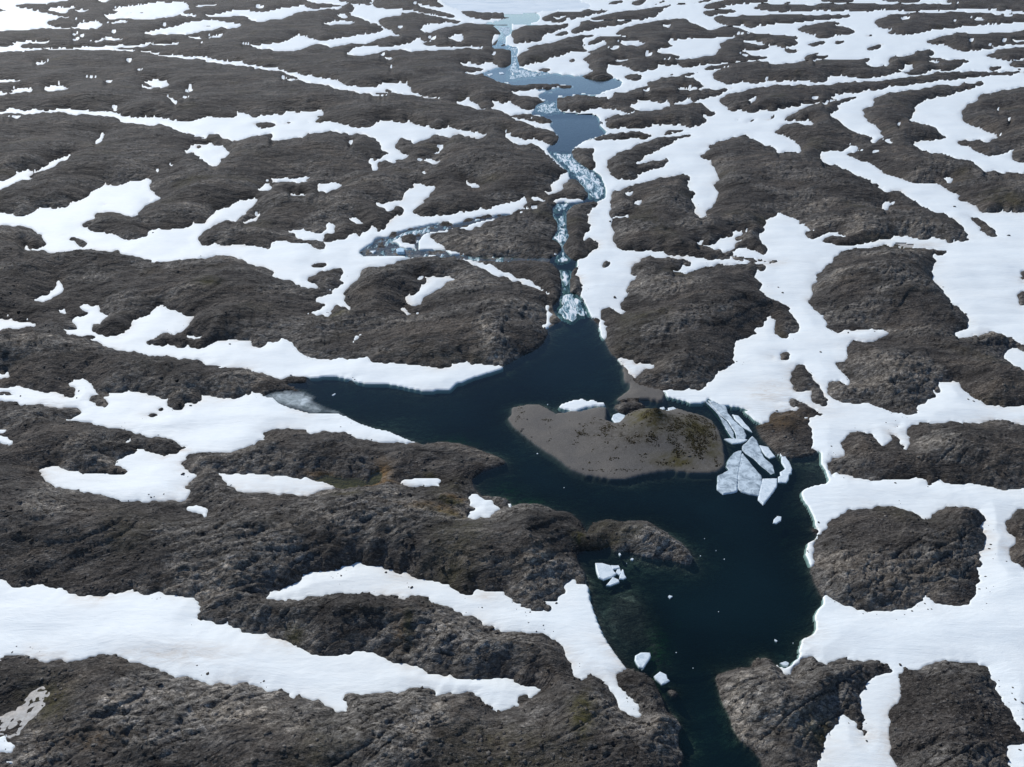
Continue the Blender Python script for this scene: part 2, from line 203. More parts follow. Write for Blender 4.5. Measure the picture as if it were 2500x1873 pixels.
S 525,800 590,770 680,770 730,800 700,830 650,849 650,890 560,890 550,820
S 1280,849 1340,820 1380,820 1360,790 1440,780 1480,800 1555,800 1540,849 1540,890 1290,890
T 1250 228 3.539 S
R -20,-20 20,0 100,20 230,50 325,70 250,85 210,110 200,150 130,145 80,110 0,95 -40,95 -40,-20
W 230,20 300,-20 620,-20 600,5 500,15 400,20 385,70 385,130 410,160 480,175 600,185 700,190 750,205 760,280 820,345 760,370 660,395 600,430 530,475 510,520 540,570 640,630 720,680 770,720 800,800 810,849 810,890 650,890 600,840 500,740 490,690 440,640 380,580 320,520 300,480 340,450 400,400 410,380 370,330 340,300 330,270 360,250 310,220 240,190 160,180 200,150 210,110 250,85 320,70 290,50 240,40
R -40,195 100,192 250,200 310,220 360,245 340,265 250,265 150,235 0,205
R -40,215 50,230 150,265 250,300 350,330 390,370 410,385 390,430 350,455 250,420 190,370 170,410 130,410 80,380 0,370 -40,365
R -40,425 60,440 200,450 300,510 360,570 440,650 490,665 480,685 410,710 400,740 340,800 350,849 350,890 -40,890
S 380,580 445,645 425,640
R 410,830 440,790 500,740 560,750 620,800 640,849 640,890 410,890
R 510,500 540,480 700,478 720,495 690,540 720,600 715,680 640,640 580,600 530,560
R 385,40 500,30 580,18 640,30 820,28 870,10 950,-20 1840,-20 1780,20 1700,40 1580,78 1540,50 1470,60 1440,80 1400,105 1350,120 1380,85 1330,75 1290,105 1240,80 1180,65 1090,65 1040,105 1000,120 1140,155 1000,165 900,150 800,125 760,125 650,145 580,165 480,160 400,140 385,90
S 810,60 830,25 890,10 870,40 830,70
S 1010,130 1080,90 1090,60 1160,62 1230,75 1290,110 1340,90 1365,110 1300,140 1190,155 1140,155 1100,125
R 750,265 770,235 850,215 950,200 1050,165 1200,150 1300,140 1400,105 1500,95 1650,88 1700,130 1765,185 1720,200 1630,205 1690,240 1620,290 1520,290 1450,275 1300,280 1100,290 890,305 800,290 820,240 790,235 760,280
R 1780,60 1850,20 1950,-20 2260,-20 2260,140 2150,145 2050,165 1920,140 1870,165 1840,110
S 2050,75 2080,40 2130,38 2120,70 2070,90
R 650,395 800,375 900,355 1050,335 1130,335 1160,360 1230,370 1150,390 1000,385 880,405 760,410
R 1310,350 1380,322 1480,320 1490,335 1400,345 1320,360
R 810,610 830,570 900,520 1000,480 1090,440 1250,400 1400,370 1570,360 1560,378 1450,400 1330,450 1280,490 1220,525 1160,540 1080,590 1060,620 1100,620 1160,590 1250,575 1360,555 1350,600 1300,640 1150,680 1080,720 1000,740 920,742 850,710 820,670
R 900,849 1000,820 1150,770 1250,735 1400,730 1470,700 1510,710 1550,740 1520,790 1530,849 1530,890 880,890
R 1640,540 1700,500 1720,430 1850,400 1960,380 2040,348 2050,400 2150,430 2260,480 2260,890 1800,890 1770,830 1730,790 1780,760 1775,680 1740,640 1730,600 1660,575
R 2020,245 2110,220 2100,240 2030,260
R 1940,240 1990,225 1970,238
R 2190,225 2260,215 2260,235
T 1875 228 3.539 R
S -40,150 20,155 150,130 300,95 500,80 600,60 540,50 540,25 620,15 700,-20 1040,-20 1000,20 920,50 910,100 820,150 850,200 870,240 930,270 950,320 1005,375 960,400 920,440 880,410 905,380 830,365 750,345 690,320 650,290 610,230 550,205 550,170 610,140 610,100 650,85 750,50 800,35 700,35 600,75 500,90 400,100 300,130 270,160 150,215 140,240 230,240 300,235 400,255 400,275 330,275 240,260 130,275 60,330 130,370 190,400 240,440 280,480 280,518 200,510 90,520 60,480 0,465 -40,460
R -40,215 0,210 50,200 50,215 0,235 -40,235
S 1215,235 1270,190 1290,100 1330,75 1400,45 1550,30 1620,-20 1900,-20 1800,30 1800,70 1700,110 1680,150 1680,190 1690,250 1800,290 1900,330 2005,380 1910,425 1850,405 1640,415 1620,430 1740,460 1780,500 1880,540 2010,530 2090,500 2150,480 2100,510 2100,560 2140,590 2260,605 2260,700 2150,690 2030,685 1850,670 1800,620 1700,580 1550,540 1470,530 1350,500 1280,470 1220,440 1330,410 1480,395 1550,380 1450,320 1350,270 1240,240
S 460,520 580,490 700,485 700,455 770,460 780,490 830,500 740,510 660,525 700,550 800,580 870,605 940,635 970,670 1050,710 1200,755 1270,775 1450,775 1520,810 1600,849 1600,890 1060,890 1000,820 930,790 850,750 750,710 680,660 600,620 540,630 460,590
S 990,405 1050,415 1100,435 1060,445 1010,430
S 1500,740 1590,735 1590,770 1540,765
S 360,52 380,42 425,42 420,55
S 1115,283 1140,285 1130,293
S 1165,300 1195,286 1180,305
S 890,522 960,500 930,515
S 1985,150 2005,158 1990,163
S 2060,260 2080,235 2070,268
T 0 0 3.539 R
S -40,-40 640,-40 600,10 420,40 250,40 130,45 170,65 260,70 300,95 440,120 520,135 580,155 720,180 690,210 830,175 890,220 850,252 650,255 530,255 450,250 300,260 130,265 0,275 -40,275
R 380,195 430,175 520,158 600,165 720,180 680,205 670,235 600,242 500,235 430,215
R 160,60 130,45 250,42 400,42 300,60 270,95 300,95 280,70
R -40,80 90,80 60,100 -40,110
R -40,130 45,140 -40,160
S 830,20 860,-40 980,-40 930,20
S 410,90 470,65 640,65 590,90 580,118 500,110
S 640,90 720,82 785,92 740,105 670,105
S 900,140 1030,105 980,95 1020,65 1200,40 1420,12 1450,25 1600,10 1620,60 1650,75 1560,115 1520,140 1400,160 1300,180 1170,170 1050,155 1000,175 940,170
R 1100,120 1250,102 1345,102 1250,115
S 940,215 1030,175 1110,180 1100,200 1000,210
S 1680,60 1750,45 1850,45 1910,50 1800,60
S 1530,130 1600,118 1710,130 1700,148 1600,145
S 1770,130 1900,120 1950,95 2050,85 2130,90 2260,110 2260,185 2160,185 2160,150 2050,138 1930,150 1850,150
S 1220,290 1300,270 1400,245 1550,225 1600,200 1700,185 1870,170 1990,195 2100,215 2050,245 1900,240 1800,265 1700,280 1600,300 1500,300 1400,305 1350,310 1270,305
R 1755,230 1840,222 1830,238
S 1590,330 1700,318 1740,330 1730,343 1640,338
S 1800,325 1900,300 1945,300 1930,320 1830,330
S 600,315 680,308 740,312 720,323
S 590,350 640,345 730,352 640,362
S 790,375 870,345 930,340 910,322 1000,325 1090,345 1000,355 880,360 850,375
S 935,290 980,285 1030,300
S -40,410 60,400 150,370 300,362 430,362 400,378 250,380 190,395 165,410 250,420 400,420 650,415 850,400 960,395 1150,385 1280,372 1400,382 1560,378 1540,395 1420,395 1280,390 1240,410 1100,410 960,418 1050,425 1150,432 1200,450 1260,445 1310,455 1400,470 1550,480 1650,490 1790,492 1870,515 1980,530 2100,535 2140,560 2260,578 2260,590 2050,570 1850,545 1700,515 1600,508 1400,492 1320,470 1230,455 1100,445 950,435 750,435 500,435 370,430 200,448 -40,460
S 300,560 350,540 430,535 440,543 340,562
S -40,690 80,685 205,703 100,718 -40,718
S 70,807 150,770 230,765 310,797 250,805 180,805 150,840 50,840
S 365,785 460,755 540,745 600,770 520,790 430,800
S 1230,710 1350,695 1450,700 1480,740 1400,765 1260,768 1220,750 1330,740
S 2040,388 2212,390 2260,390 2260,407 2150,404
S 1715,380 1760,385 1750,395
S 1200,617 1255,620 1240,628
S 730,682 830,675 820,685
S 910,713 970,708 960,718
S 1600,800 1640,785 1630,763 1665,765 1670,785
S 1100,533 1140,535 1130,544
S -40,343 60,341 -40,354
T 625 0 3.539 R
S 410,-40 430,10 520,30 600,35 700,50 760,50 800,38 860,60 840,100 800,130 900,165 980,195 1050,215 1110,250 1090,275 1000,290 900,300 800,320 700,340 600,348 520,350 450,320 370,303 300,340 230,370 100,380 50,385 -40,395 -40,405 60,425 200,445 300,447 420,430 500,395 600,390 650,405 760,390 830,375 880,385 1000,370 1050,345 1150,315 1240,322 1240,305 1180,290 1150,250 1130,235 1080,210 1050,180 1080,155 1180,150 1260,130 1240,112 1350,115 1480,130 1600,160 1750,180 1800,185 1700,200 1640,190 1600,210 1530,195 1450,215 1420,265 1480,285 1560,260 1700,230 1780,205 1850,200 1980,215 2100,200 2160,160 2050,165 1950,170 1890,150 1840,150 1790,110 1740,95 1900,105 2050,115 2140,110 2260,110 2260,-40 1600,-40 1560,20 1650,70 1560,60 1450,45 1350,30 1420,60 1500,85 1600,105 1780,160 1650,150 1550,130 1400,105 1250,80 1150,75 1050,60 1010,40 960,45 880,40 830,30 720,10 680,-40
R -40,345 100,320 280,290 450,240 600,222 850,205 1030,210 1110,255 1080,275 1000,275 900,295 820,318 700,335 640,345 560,340 490,325 430,310 370,303 300,340 200,365 50,380 -40,385
R 760,165 800,150 870,155 850,170 980,185 960,195 850,195
S 590,205 650,185 750,175 830,180 860,200 760,215 640,218
S 680,130 760,125 800,160 720,160
S -40,115 60,105 200,75 350,55 430,45 480,75 600,70 740,58 720,75 600,85 500,95 430,105 350,125 250,165 130,170 60,205 -40,200
S -40,50 60,65 40,75 -40,80
S 780,480 830,415 900,405 1000,395 1100,402 1240,390 1330,370 1400,330 1450,355 1490,365 1410,385 1500,390 1600,405 1750,405 1900,408 1970,418 1900,420 1750,425 1600,440 1500,448 1350,445 1250,430 1130,435 1000,470 960,488 850,485
S 1660,325 1720,300 1770,295 1810,350 1780,365 1700,345
S 1070,480 1100,468 1130,485 1100,495
S 1110,515 1140,505 1185,520 1140,527
S -40,565 60,580 150,580 250,615 400,645 500,655 600,680 710,695 735,715 760,735 900,755 980,745 1050,770 1060,740 1120,720 1200,712 1290,715 1320,750 1350,807 1350,850 900,850 850,790 700,770 550,740 400,705 250,690 220,675 370,685 300,655 200,620 130,610 -40,590
R 1140,725 1220,735 1180,748
R 1100,780 1150,770 1200,790 1150,795
S 1160,578 1200,600 1170,597
S 1750,570 1850,548 1930,560 2000,540 2060,545 2110,580 2050,605 1980,625 1900,650 1800,635 1830,625 1950,610 2000,590 1930,585 1850,582
S 2040,490 2060,470 2070,485
S 1480,330 1560,340 1540,355
S 1010,40 1030,-20 1060,-40 1010,-40 990,40
L 1600,-40 1620,20 1720,70 1900,100 2260,110 2260,-40
W 2140,115 2260,110 2260,145 2140,150
W 1970,212 2100,190 2180,160 2260,150 2260,220 2100,215
W 2050,225 2150,220 2260,230 2200,300 2180,340 2140,380 2100,400 2260,410 2260,440 2100,425 2030,415 2080,385 2100,345 2130,300 2100,270
S 2150,330 2200,290 2260,270 2260,390 2150,400
S 2030,330 2060,300 2110,310 2090,350 2040,400
W 1960,650 2050,610 2110,590 2180,570 2260,560 2260,720 2150,710 2060,690
S 2060,700 2120,705 2260,722 2260,735 2120,725
T 1250 0 3.539 S
L -40,-40 560,-40 600,30 700,60 600,75 350,85 200,100 -40,110
W -40,112 230,120 240,160 220,195 100,200 -40,205
R 240,170 320,130 380,105 600,105 660,88 760,88 900,88 800,105 700,120 600,150 480,185 400,198 310,180
S 310,160 380,148 490,145 400,170
R 0,385 -40,390 -40,300 30,265 100,225 300,215 510,218 430,250 380,270 280,300 270,345 130,365 50,375
R 660,165 800,130 1000,100 1200,75 1330,55 1450,35 1600,20 1700,-10 1830,-40 1850,-10 1650,20 1450,45 1320,65 1300,100 1240,150 1100,178 900,172 720,175
R 580,195 640,180 720,195 850,185 960,188 1050,188 960,215 850,225 700,255 560,290 520,285 530,250 600,215
R 350,302 420,280 510,278 510,295 400,315
R 790,45 850,22 940,5 960,20 900,35
R 1040,40 1080,5 1130,-20 1160,20 1100,50
R 1010,75 1200,45 1300,15 1370,15 1250,40 1100,70
R 40,520 60,490 110,450 160,420 110,415 300,380 430,350 500,325 650,305 750,300 640,325 610,355 620,400 680,340 750,322 900,322 1030,325 890,290 1000,240 1100,205 1200,195 1350,175 1500,165 1560,205 1600,215 1680,255 1740,265 1800,245 1900,245 1980,255 2050,290 2100,290 2260,290 2260,500 2190,515 1900,535 1700,545 1560,578 1470,585 1450,555 1350,570 1280,560 1250,598 1170,600 1150,620 1030,610 1000,580 910,560 850,560 820,620 860,650 870,685 710,685 560,660 640,650 700,610 650,590 690,560 650,540 600,510 700,470 620,440 520,450 430,480 400,505 320,500 290,540 200,550 100,575 60,580
S 2050,290 1900,315 1750,325 1600,330 1450,340 1350,360 1370,385 1420,400 1280,420 1230,460 1370,462 1480,490 1400,520 1500,520 1600,510 1680,480 1740,490 1800,420 1790,380 1880,345 1950,310 2060,295
S 620,400 700,385 760,365 820,360 830,375 740,420 680,440 630,435
S 910,370 1000,355 1100,355 1165,385 1100,400 990,395
S 1290,215 1400,215 1360,245 1310,240
S 830,415 910,415 880,432
S 1160,475 1210,480 1170,495
S 890,535 960,522 1050,515 1000,535 930,545
S 1300,530 1350,508 1400,520 1320,530
S 1920,440 2000,430 2140,440 2260,400 2260,500 2180,490 2120,480 2080,490 2030,460
S 1950,475 2040,485 2030,500
S 2050,345 2180,365 2200,400 2120,385 1980,370
S 610,355 680,330 690,350 640,370
R 500,520 550,515 555,535 510,540
R 205,600 280,588 345,605 290,620
W -40,405 50,415 40,500 60,560 60,600 -40,600
W -40,590 100,600 200,630 350,645 550,665 700,685 870,685 960,705 940,740 880,770 760,800 700,850 200,850 220,770 350,770 530,745 500,735 300,730 100,740 -40,735
R -40,740 100,740 180,728 320,732 520,740 530,755 400,762 200,770 130,785 -40,790
S 0,625 80,650 -20,655
S 200,775 350,795 340,850 -40,850 -40,790 130,790
R 980,650 1100,645 1150,660 1080,700 1000,690
R 1355,643 1385,630 1400,650
R 1160,720 1280,680 1420,660 1480,640 1650,625 1560,650 1480,665 1560,680 1640,730 1690,750 1600,770 1480,765 1350,790 1250,807 1200,850 1000,850 1010,790 1060,765 1180,745
S 1130,780 1180,775 1240,790 1180,797
R 980,752 1080,743 1060,752
R 750,800 850,800 1000,800 1400,780 1700,780 1910,768 1830,800 1800,850 700,850
R 1640,605 1680,580 1850,560 2000,545 2212,535 2260,535 2260,705 2200,710 2080,715 1990,705 1900,730 1850,730 1760,690 1730,640 1760,610 1900,590 1750,600 1680,610
R 1640,65 1700,35 1850,5 2000,-20 2212,-20 2260,10 2260,20 2060,30 1900,40 1820,50 1880,65 1800,75 1680,80
R 1630,130 1680,100 1770,88 1890,88 1930,105 1850,115 1700,140
R 1730,160 1800,140 1950,140 2212,135 2260,135 2260,215 2150,220 2090,250 2040,240 2010,215 1900,230 1830,220 1780,195
R 2050,70 2150,40 2260,35 2260,95 2150,80
R 1900,850 1980,800 2100,760 2212,750 2260,750 2260,850
R 1435,120 1460,105 1465,125
R 2130,110 2260,105 2260,120
T 1875 0 3.539 S
R -40,40 200,45 330,50 400,60 430,35 350,30 600,38 800,38 1100,38 1400,38 1640,45 1540,20 1560,-40 2260,-40 2260,110 2212,105 2100,95 2000,100 1970,90 2000,80 1800,75 1600,85 1400,88 1200,95 1000,85 850,100 700,95 600,100 400,90 200,98 150,108 0,90 -40,85
R -40,130 150,125 370,135 600,130 750,138 650,155 400,180 200,200 0,215 -40,215
R 130,35 200,20 270,10 200,30
R 450,15 520,-20 720,-20 740,25 600,25
R 970,5 1000,-20 1330,-20 1300,20 1150,20
R 920,180 1030,150 1060,130 1200,120 1300,108 1500,115 1600,102 1800,115 2000,120 2212,130 2260,130 2260,190 2100,200 1900,215 1720,230 1600,245 1400,265 1180,305 1140,295 1050,285 1070,255 980,250 930,220
S 1750,170 1830,150 1860,175 1790,182
S 1930,130 2100,130 2130,148 1990,142
S 1130,175 1190,150 1220,170 1170,180
R 250,245 290,230 400,215 500,192 580,190 620,210 560,225 660,240 700,260 795,280 720,295 600,310 520,330 430,335 410,300 330,290 260,270
R -40,290 40,295 150,310 285,330 230,350 270,380 200,400 130,415 100,395 0,390 -40,395
R 140,420 180,425 280,440 230,465 170,455
R -40,410 20,410 0,430
R 325,390 440,358 540,355 480,380 420,395 360,405
R 540,372 600,358 670,365 630,385
R 860,425 920,395 990,390 960,420 910,438
R 850,315 900,305 920,315 870,322
R 1355,372 1400,345 1480,318 1600,300 1720,290 1780,302 2000,292 2140,280 2180,265 2260,270 2260,380 2100,390 1900,395 1990,420 1850,430 1680,450 1610,420 1560,400 1480,400 1530,385 1430,378
S 1725,370 1745,363 1770,370 1740,376
S 1970,358 2060,360 2060,376
S 2100,355 2212,350 2260,350 2260,372 2150,368
R 300,515 340,480 400,465 470,462 400,485 520,495 620,495 500,510 400,525
R -40,570 0,565 100,560 250,540 450,525 600,525 750,515 930,495 880,520 850,545 880,580 950,585 1040,570 1040,530 1060,500 1160,490 1230,480 1280,455 1350,432 1430,430 1445,470 1400,490 1480,500 1560,520 1660,522 1770,530 1690,560 1620,605 1500,610 1380,620 1320,640 1200,640 1150,620 1080,635 1000,650 960,670 870,675 740,670 650,655 540,665 510,705 400,720 340,710 250,705 100,710 0,690 -40,690
S 1140,605 1200,570 1260,570 1270,605 1190,612
S 1370,535 1450,525 1470,545
R -40,750 100,735 300,740 500,738 700,725 900,710 1050,695 1250,665 1400,645 1550,628 1750,630 1880,625 2212,632 2212,640 1950,650 1700,680 1500,700 1300,725 1150,745 1030,755 980,775 850,785 750,800 700,850 -40,850
R 1780,612 1900,600 2000,572 2040,580 2010,607
R 2060,598 2190,592 2190,612 2100,607
R 1860,480 1950,460 1990,435 2120,425 2212,425 2260,425 2260,520 2180,520 2080,528 2000,510 1900,500
R 2070,560 2130,530 2260,525 2260,580 2130,582
R 1060,807 1200,785 1400,755 1550,745 1750,725 1930,715 1800,755 1680,790 1620,807 1600,850 1000,850
R 1900,850 1960,800 2100,775 2212,760 2260,755 2260,850
'''
RAPIDS = '''
1250,468,3.533 660,-20 800,-20 800,50 720,65 660,45
1250,468,3.533 380,110 500,95 480,140 420,175 370,170
1250,468,3.533 350,200 400,230 455,195 465,280 495,380 470,420 440,500 400,440 345,410 400,330 400,280
1250,468,3.533 440,510 500,590 420,615 380,600 400,560
1250,468,3.533 420,690 500,680 515,740 490,850 470,880 430,840
1250,468,3.533 415,900 540,880 590,940 620,990 660,1060 580,1080 520,1130 430,1090 380,1040 430,980
1250,468,3.533 480,140 560,110 740,85 720,95 540,130
1250,228,3.539 210,110 250,90 390,85 410,160 300,180 220,160
1250,228,3.539 330,510 520,530 540,570 640,640 720,690 790,780 800,890 640,890 600,800 520,700 420,600 370,560
625,0,3.539 2080,230 2260,230 2190,340 2130,400 2070,410 2130,350 2110,290
1250,0,3.539 -40,405 50,415 40,500 60,560 60,600 -40,600
1250,0,3.539 -40,595 100,605 350,645 200,665 0,690 -40,690
625,468,3.533 1180,400 1260,360 1500,310 1500,350 1250,390 1160,450 1100,470
'''
FLOES = '''
1250,936,3.533 GREY long left half of the split ice slab trailing from the right snow shelf|1665,160 1720,205 1790,285 1850,330 1890,390 1915,430 1925,480 1890,480 1870,440 1820,350 1800,290 1730,215
1250,936,3.533 GREY long right half of the split ice slab trailing from the right snow shelf|1690,150 1755,155 1840,200 1860,260 1920,330 1990,390 2020,450 2010,485 1935,480 1925,430 1898,385 1855,322 1795,275 1725,198
1250,936,3.533 ICE slender pointed ice sliver beside the long cracked slab|1900,275 1950,285 2000,340 2050,395 2070,425 1990,380 1930,320
1250,936,3.533 ICE small curved ice piece below the long cracked slab|1830,485 1870,480 1950,482 2030,490 1980,515 1900,525 1865,505
1250,936,3.533 GREY leftmost big grey rotten floe of the ice cluster|1980,580 1975,650 1950,780 1945,850 1935,935 1820,960 1770,920 1775,800 1870,750 1845,720 1870,650 1910,600 1950,582
1250,936,3.533 GREY middle triangular grey floe of the ice cluster|1988,600 2020,645 2080,722 2150,800 2155,850 2130,975 2050,960 1980,940 1950,905 1950,820 1960,720 1976,640
1250,936,3.533 GREY upper leaf-shaped floe of the ice cluster|2070,465 2110,500 2135,560 2170,640 2230,690 2250,710 2275,790 2230,790 2150,720 2080,650 2020,610 1990,580 1990,545 2040,500
1250,936,3.533 ICE thin floe at the top right of the ice cluster|2135,540 2208,555 2240,600 2270,635 2220,650 2190,630 2160,590
1250,936,3.533 ICE bent floe at the right end of the ice cluster|2328,640 2358,640 2388,680 2413,740 2408,780 2388,790 2383,830 2363,860 2293,860 2298,810 2318,800 2313,770 2358,740 2328,690
1250,936,3.533 ICE white pointed floe at the bottom of the ice cluster|2162,825 2288,825 2283,880 2258,930 2210,990 2165,1050 2125,1010 2128,982 2142,900
1250,936,3.533 ICE small oval floe alone below the ice cluster|2258,1180 2288,1150 2323,1155 2318,1190 2278,1215 2253,1210
1250,936,3.533 ICE largest white floe of the small broken group behind the rock bar|720,1555 780,1555 850,1575 865,1600 880,1630 900,1645 870,1670 790,1698 750,1680 735,1640
1250,936,3.533 ICE upper right piece of the small broken group|855,1575 920,1575 930,1598 895,1605 870,1608
1250,936,3.533 ICE tiny middle piece of the small broken group|905,1612 930,1604 943,1640 925,1660 895,1638
1250,936,3.533 ICE right-hand piece of the small broken group|938,1640 950,1610 960,1615 970,1657 985,1680 960,1695 925,1693 930,1662
1250,936,3.533 ICE lowest flat piece of the small broken group|810,1748 850,1702 870,1677 920,1700 925,1720 850,1750
1250,1404,3.533 ICE rounded blue-grey floe near the outlet's left shore|1060,740 1065,700 1110,675 1190,678 1195,705 1160,760 1130,810 1095,800 1075,770
1250,1404,3.533 ICE tilted square floe stranded by the outlet's left shore|1225,880 1275,840 1330,865 1340,900 1360,915 1290,950 1240,905
1250,1404,3.533 ICE small chip of ice in the middle of the wide lake|1345,190 1355,180 1385,190 1360,208
1875,1404,3.533 ICE small white floe caught by the right outlet rock|100,765 150,750 180,765 165,790 130,785
1875,1404,3.533 ICE tiny ice chip above the outlet rock|55,560 80,575 70,582 58,572
1875,1404,3.533 ICE tiny floe touching the right snow edge above the outlet|235,745 265,735 255,765 236,768
1250,936,3.533 ICE rounded white floe in the notch of the gravel island|860,310 875,275 920,260 975,280 975,305 940,345 900,358 880,335
1250,936,3.533 ICE left piece of the broken ice right of the rocky islet|1275,215 1310,208 1320,225 1290,243
1250,936,3.533 ICE middle piece of the broken ice right of the rocky islet|1308,246 1340,234 1355,255 1330,265
1250,936,3.533 ICE right piece of the broken ice right of the rocky islet|1345,218 1390,208 1420,225 1362,255 1350,238
1250,936,3.533 ICE small ice lump on the gravel island's left half|410,290 430,288 428,308 412,306
1250,936,3.533 ICE round ice chip below the rock bar|1022,1520 1035,1512 1050,1520 1040,1532 1026,1530
1250,936,3.533 ICE ice chip close under the rock bar|918,1475 930,1468 940,1485 928,1494
625,468,3.533 BLUE blue-sided ice block stranded in the braided stream|1212,512 1245,500 1280,510 1278,540 1222,540
625,468,3.533 ICE small ice piece left of the blue-sided block|985,515 1035,510 1012,536
625,0,3.539 ICE left ice raft at the pond's inlet|2000,645 2040,630 2045,645 2020,658
625,0,3.539 ICE right ice raft at the pond's inlet|2100,628 2130,625 2145,640 2110,645
625,936,3.533 ICE narrow ice stick floating in the lake's left arm|655,108 680,92 688,96 665,112
'''
ROCKS = '''
1684,782 big dark crumpled rock knoll just right of the lake head, snow on both sides
2196,1362 broad twin-topped rock knoll ringed by snow, right of the wide lake
1940,1724 pale cracked rock slabs at the lake outlet, bottom right
2322,1756 large dark rounded rock dome in the bottom right corner, ringed by snow
2294,1112 long lumpy rock ridge at the right edge, above the twin-topped knoll
1596,116 far rock plateau with many small snow patches, right of the stream above the pond
1588,246 long dark rock ridge reaching right from the upper pool
2026,168 far curved rock ridge with a white bay of snow at its right end
2014,224 long low arch of dark rock below the curved far ridge
2436,300 dark rock hill with snow flecks at the right edge, upper part
1930,1052 brown muddy rock shore between the ice floes and the right snow field
2298,52 far flat rock ridge speckled with snow near the top right
2210,16 thin dark rock band along the top right edge
1560,388 hook-shaped dark rock opening to the right around a tongue of snow
1414,566 narrow rock wall along the right bank of the lower cascade
2388,100 low tapering rock ridge at the right edge below the speckled ridge
1882,48 long flat lens of dark rock near the top, right of the middle
2482,1312 pale-fronted rock knob cut off by the right edge
1972,940 small elongated rock hump between the crumpled knoll and the right snow field
1006,14 speckled dark rock at the top edge left of the frozen lake
1302,80 dark rock spit on the right side of the frozen lake's outlet
1558,34 wing-shaped dark rock just right of the frozen lake
2016,74 small broad arrow-shaped rock in the far right snow
1392,38 thin dark rock ridge beside the frozen lake shore
1428,384 blocky rock on the right bank of the upper rapids
1454,62 speckled low rock bench below the wing-shaped far rock
1498,996 dark cracked rock at the shore right of the gravel spit
2460,134 far rock hump at the right edge above the striped snow
1520,334 slender rock sliver between two snow bands right of the upper pool
1406,650 small rock bank beside the lowest cascade's right side
2406,558 narrow slanting rock sliver alone in the right snow field
998,584 small rock island in the braided side stream
650,306 dark flat rock lens in the upper left snow band
1537,995 dark lumpy rock islet between the gravel island and the gravel spit
1748,30 small flat far rock right of the wing-shaped rock
1548,188 low dark rock mound in snow beside the pond
2492,728 small rock at the right edge in the wide snow
1916,870 small dark boulder-like outcrop left of the lumpy right knoll
194,588 small flat rock alone in the left snow field
774,644 low dark rock sliver in snow above the round knoll
1480,642 small round dark rock alone on the snow right of the lowest cascade
1456,788 narrow strip of shore rock under the snow beside the lake head
1644,1690 pale rock tip at the outlet
1640,322 tiny far rock lens above the slender sliver
1570,345 thin rock sliver above the hook-shaped rock
'''
GRAVEL = '''
1550,1080 heart-shaped grey gravel island with mossy green tufts in the lake
1570,960 narrow grey gravel spit pointing down from the right lake shore
'''
